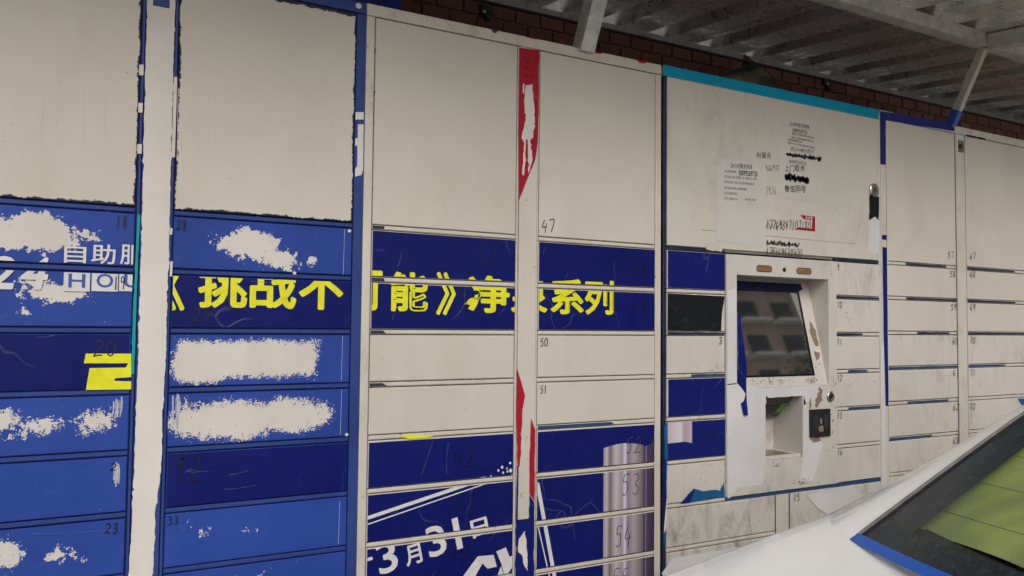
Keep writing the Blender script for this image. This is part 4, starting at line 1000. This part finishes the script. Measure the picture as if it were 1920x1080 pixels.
def gpt(s, v):     # rear glass, s -1..1
    a = abs(s)
    b = Vector((.84+.20*s*s, YC+.714*s, 1.064-.014*s*s)); t = Vector((1.66+.06*s*s, YC+.56*s, 1.435-.035*s*s))
    p = b.lerp(t, v); p.z += .012*math.sin(math.pi*v); return p
def opt(sg_, v):   # outer edge of the rear pillar
    return Vector((1.157, YC+sg_*.82, 1.061)).lerp(Vector((1.78, YC+sg_*.635, 1.328)), v)
def band(f0, f1, nu, nv): return MB().grid(lambda u, v: f0(v).lerp(f1(v), u), nu, nv)
GE = .97
MB().grid(lambda u, v: gpt((-.87+1.74*u), .05+.89*v), 16, 10).build('rear_glass', 'carglass', car, smooth=True)
mb = MB()
for sg_ in (-1, 1): mb.grid(lambda u, v, sg_=sg_: gpt(sg_*(.87+.115*u), v), 3, 10)
mb.grid(lambda u, v: gpt(-.87+1.74*u, .05*v), 16, 2); mb.grid(lambda u, v: gpt(-.87+1.74*u, .94+.06*v), 16, 1)
fr_ = mb.build('glass_border', 'frit', car, smooth=True)
for i in range(9):
    vv = .12+i*.09; mb = MB()
    mb.grid(lambda u, v, vv=vv: gpt(-.86+1.72*u, vv+.0016*v)+Vector((-.001, 0, .0015)), 16, 1).build('defroster_line', 'cabin_dark', fr_)
for sg_ in (-1, 1):
    def prof_(u, v, sg_=sg_):
        v = -.14+1.14*v; a = gpt(sg_*.985, v); b = opt(sg_, v); c_ = a.lerp(b, u); c_ += Vector((-.25, 0, 1)).normalized()*.012*math.sin(math.pi*u); return c_
    MB().grid(prof_, 6, 14).build('rear_pillar', 'carpaint', car, smooth=True)
for sg_ in (-1, 1):
    MB().grid(lambda u, v, sg_=sg_: gpt(sg_*(.978+.012*u), v)+Vector((-.001, 0, .003+.002*math.sin(math.pi*u))), 2, 14).build('window_seal', flat_mat('grey_window_seal', (.22, .20, .185), .6, var=.3, scale=40), car, smooth=True)
mb = MB(); mb.grid(lambda u, v: gpt(-.985+1.97*u, -.022+.022*v)+Vector((-.003, 0, .004)), 24, 1); mb.build('blue_trim', 'bluetrim', car)
# roof, sides
def roofp(u, v):
    s = -1+2*u; x = 1.66+.06*s*s+v*1.55; w = .56+.03*math.sin(math.pi*v*.6); z = 1.435-.035*s*s+.035*math.sin(math.pi*(v*.85+.02)); return Vector((x, YC+w*s, z))
MB().grid(roofp, 12, 10).build('roof', 'carpaint', car, smooth=True)
def fgl(u, v): s = -1+2*u; return roofp(u, 1).lerp(Vector((3.95-.12*s*s, YC+.70*s, 1.0)), v)
MB().grid(fgl, 10, 6).build('windscreen', 'carglass', car, smooth=True)
for sg_ in (-1, 1):
    rs_ = 0 if sg_ < 0 else 1
    def rail_(u, v): return opt(sg_, 1).lerp(Vector((3.25, YC+sg_*.655, 1.33)), u).lerp(roofp(rs_, u), v)
    MB().grid(rail_, 10, 3).build('roof_rail', 'carpaint', car, smooth=True)
    top = lambda u: opt(sg_, u*2.2) if u < .45 else opt(sg_, 1).lerp(Vector((3.25, YC+sg_*.655, 1.33)), (u-.45)/.55)
    def side_(u, v): 
        x = 1.12+u*2.68; hw, sz_ = interp(BT, x)[:2]; t = top(u) if u < .45 else opt(sg_, .99).lerp(Vector((3.6, YC+sg_*.68, 1.12)) if u > .999 else Vector((3.25, YC+sg_*.655, 1.33)), (u-.45)/.55)
        return Vector((x, YC+sg_*(hw-.02), sz_-.01)).lerp(t, v)
    MB().grid(side_, 14, 3).build('side_glass', 'frit', car, smooth=True)
# inside: shelf, seats and a lime cover thrown over them
MB().grid(lambda u, v: Vector((gpt(-.9+1.8*u, 0).x+.035+.36*v, YC-.63+1.26*u, 1.070)), 12, 3).build('parcel_shelf', 'cabin_dark', car)
for yy in (-.31, .31):
    st_ = MB().grid(lambda u, v, yy=yy: Vector((1.25+.26*v+.03*math.cos(math.pi*(u-.5)*2), YC+yy-.30+.60*u, 1.085+.13*v+.025*math.sin(math.pi*u)*v)), 8, 6).build('rear_seat', 'lime', car, smooth=True)
    MB().grid(lambda u, v, yy=yy: Vector((1.42+.05*math.sin(math.pi*v)-.04*math.sin(math.pi*u), YC+yy-.14+.28*u, 1.19+.10*v)), 8, 5).build('headrest', 'lime', st_, smooth=True)
def cover(u, v):
    s_ = -.8+1.70*u; x0_ = gpt(s_, 0).x+.07+.03*math.sin(7*u+1)
    return Vector((x0_+.30*v, YC+.66*s_, 1.078+.035*math.sin(math.pi*min(1, v*1.3))*(.6+.4*math.sin(5*u+2*v))+.010*math.sin(17*u+6*v)))
q = N('mottled_lime'); a_ = q.noise(3.4, 2, .5, dist=1.4)
c = q.mix(q.rng(a_, .40, .58), (.52, .58, .20), (.33, .36, .17)); c = q.mix(q.rng(q.noise(4.7, 2, .5, dist=.8), .56, .70), c, (.14, .155, .11))
M['lime_patches'] = q.done(c, .7)
def lime_surf(u, v):
    s_ = -.95+1.90*u; p = gpt(s_, .07+.03*math.sin(8*u)+.78*v)
    return p+Vector((.006, 0, -.016-.006*math.sin(21*u+4*v)-.008*math.sin(6*v+3*u)))
MB().grid(lime_surf, 48, 24).build('lime_sheet', 'lime_patches', car, smooth=True)  # sheet close under the rear glass, mottled in lime, olive and dark green
MB().grid(cover, 36, 14).build('shelf_cover', 'lime', car, smooth=True)
for x in (1.15, 3.9):
    for sg_ in (-1, 1):
        w_ = MB().lathe((x+.05, YC+sg_*.80, .32), (0, sg_, 0), [(-.10, .24), (-.10, .31), (-.06, .325), (.07, .325), (.10, .30), (.10, .20)], 28).build('wheel', 'rubber', car)
        MB().lathe((x+.05, YC+sg_*.80, .32), (0, sg_, 0), [(.095, .20), (.108, .195), (.085, .12), (.10, .05), (.105, .03)], 20).build('rim', 'alloy', w_)
for sg_ in (-1, 1): MB().box(.385, .46, YC+sg_*.60-.12, YC+sg_*.60+.12, .72, .88, .01).build('tail_light', 'redlens', car)
MB().box(.37, .47, YC-.80, YC+.80, .36, .58, .03).build('bumper', 'carpaint', car)

# ================================================================== what the screen mirrors: flats and trees across the road
bd = empty('apartment_building', (53, -48, 0), 'brown brick apartment building mirrored in the terminal screen', 'building')
M['bwall'] = flat_mat('brown_render', (.52, .42, .37), .85, var=.2, scale=.6); M['bledge'] = flat_mat('pale_ledge', (.82, .80, .76), .8); M['bglass'] = flat_mat('window_glass', (.03, .04, .045), .1, var=.3, scale=.3)
BY = -42.
MB().box(31, 78, BY-12, BY, 0, 37).build('wall', 'bwall', bd)
MB().box(30.5, 78.5, BY-12.4, BY+.4, 37.01, 37.9).build('roof', 'bledge', bd)
wm = lm = None
for fl in range(11):
    for b in range(11):
        x = 34+b*4.1; dp_ = .9 if b % 3 == 0 else .35; z = 1.2+fl*3.1
        if wm is None:
            w_ = MB().box(x-1.1, x+1.1, BY+.02, BY+.12, z, z+1.7, .03).build('window', 'bglass', bd); l_ = MB().box(x-1.6, x+1.6, BY+.01, BY+.9, z-.42, z-.14, .02).build('ledge', 'bledge', bd); wm, lm = w_.data, l_.data
        else:
            w_ = bpy.data.objects.new('window', wm); COL.objects.link(w_); put(w_, (x, BY+.07, z+.85), bd)
            l_ = bpy.data.objects.new('ledge', lm); COL.objects.link(l_); put(l_, (x, BY+.455, z-.28), bd)
for b in range(4):
    x = 31.9+b*12.3; MB().box(x-.35, x+.35, BY+.015, BY+.6, 0, 37).build('pilaster', 'bledge', bd)
q = N('leaves'); oi = q.noise(1.3, 2); M['leaf'] = q.done(q.mix(q.rng(oi, .35, .65), (.035, .075, .018), (.09, .15, .03)), .6)
M['bark'] = flat_mat('bark', (.07, .05, .035), .9, bump=.5)
def tree(x, y, h, rad, seed, label):
    rnd = random.Random(seed); t = empty('street_tree', (x, y, 0), label, 'tree', 'trees across the road')
    MB().lathe((x, y, 0), (.03, .02, 1), [(0, .2), (h*.3, .16), (h*.7, .08)], 10).build('trunk', 'bark', t)
    mb = MB()
    for i in range(6):
        a = i*1.05; mb.bar((x, y, h*.35+i*.05*h), (x+math.cos(a)*rad*.7, y+math.sin(a)*rad*.7, h*.6+i*.05*h), .08, .08)
    mb.build('limbs', 'bark', t)
    mb = MB(); cl = []
    for i in range(46):
        d = Vector((rnd.gauss(0, 1), rnd.gauss(0, 1), rnd.gauss(0, .8))).normalized()*rad*rnd.uniform(.45, 1); cl.append(Vector((x, y, h*.68))+d)
    for c_ in cl:
        for i in range(95):
            p = c_+Vector((rnd.gauss(0, 1), rnd.gauss(0, 1), rnd.gauss(0, 1)))*rad*.16
            a = Vector((rnd.gauss(0, 1), rnd.gauss(0, 1), rnd.gauss(0, .6))).normalized()*rnd.uniform(.09, .16); b = a.cross(Vector((rnd.gauss(0, 1), rnd.gauss(0, 1), 1))).normalized()*.06
            mb.quad(p-a, p+b, p+a, p-b)
    mb.build('crown', 'leaf', t, recalc=False)
tree(29, -21, 12, 3.0, 1, 'tall leafy street tree mirrored low in the terminal screen')
tree(36, -25, 13.5, 3.4, 2, 'broad leafy street tree mirrored beside the flats in the screen')
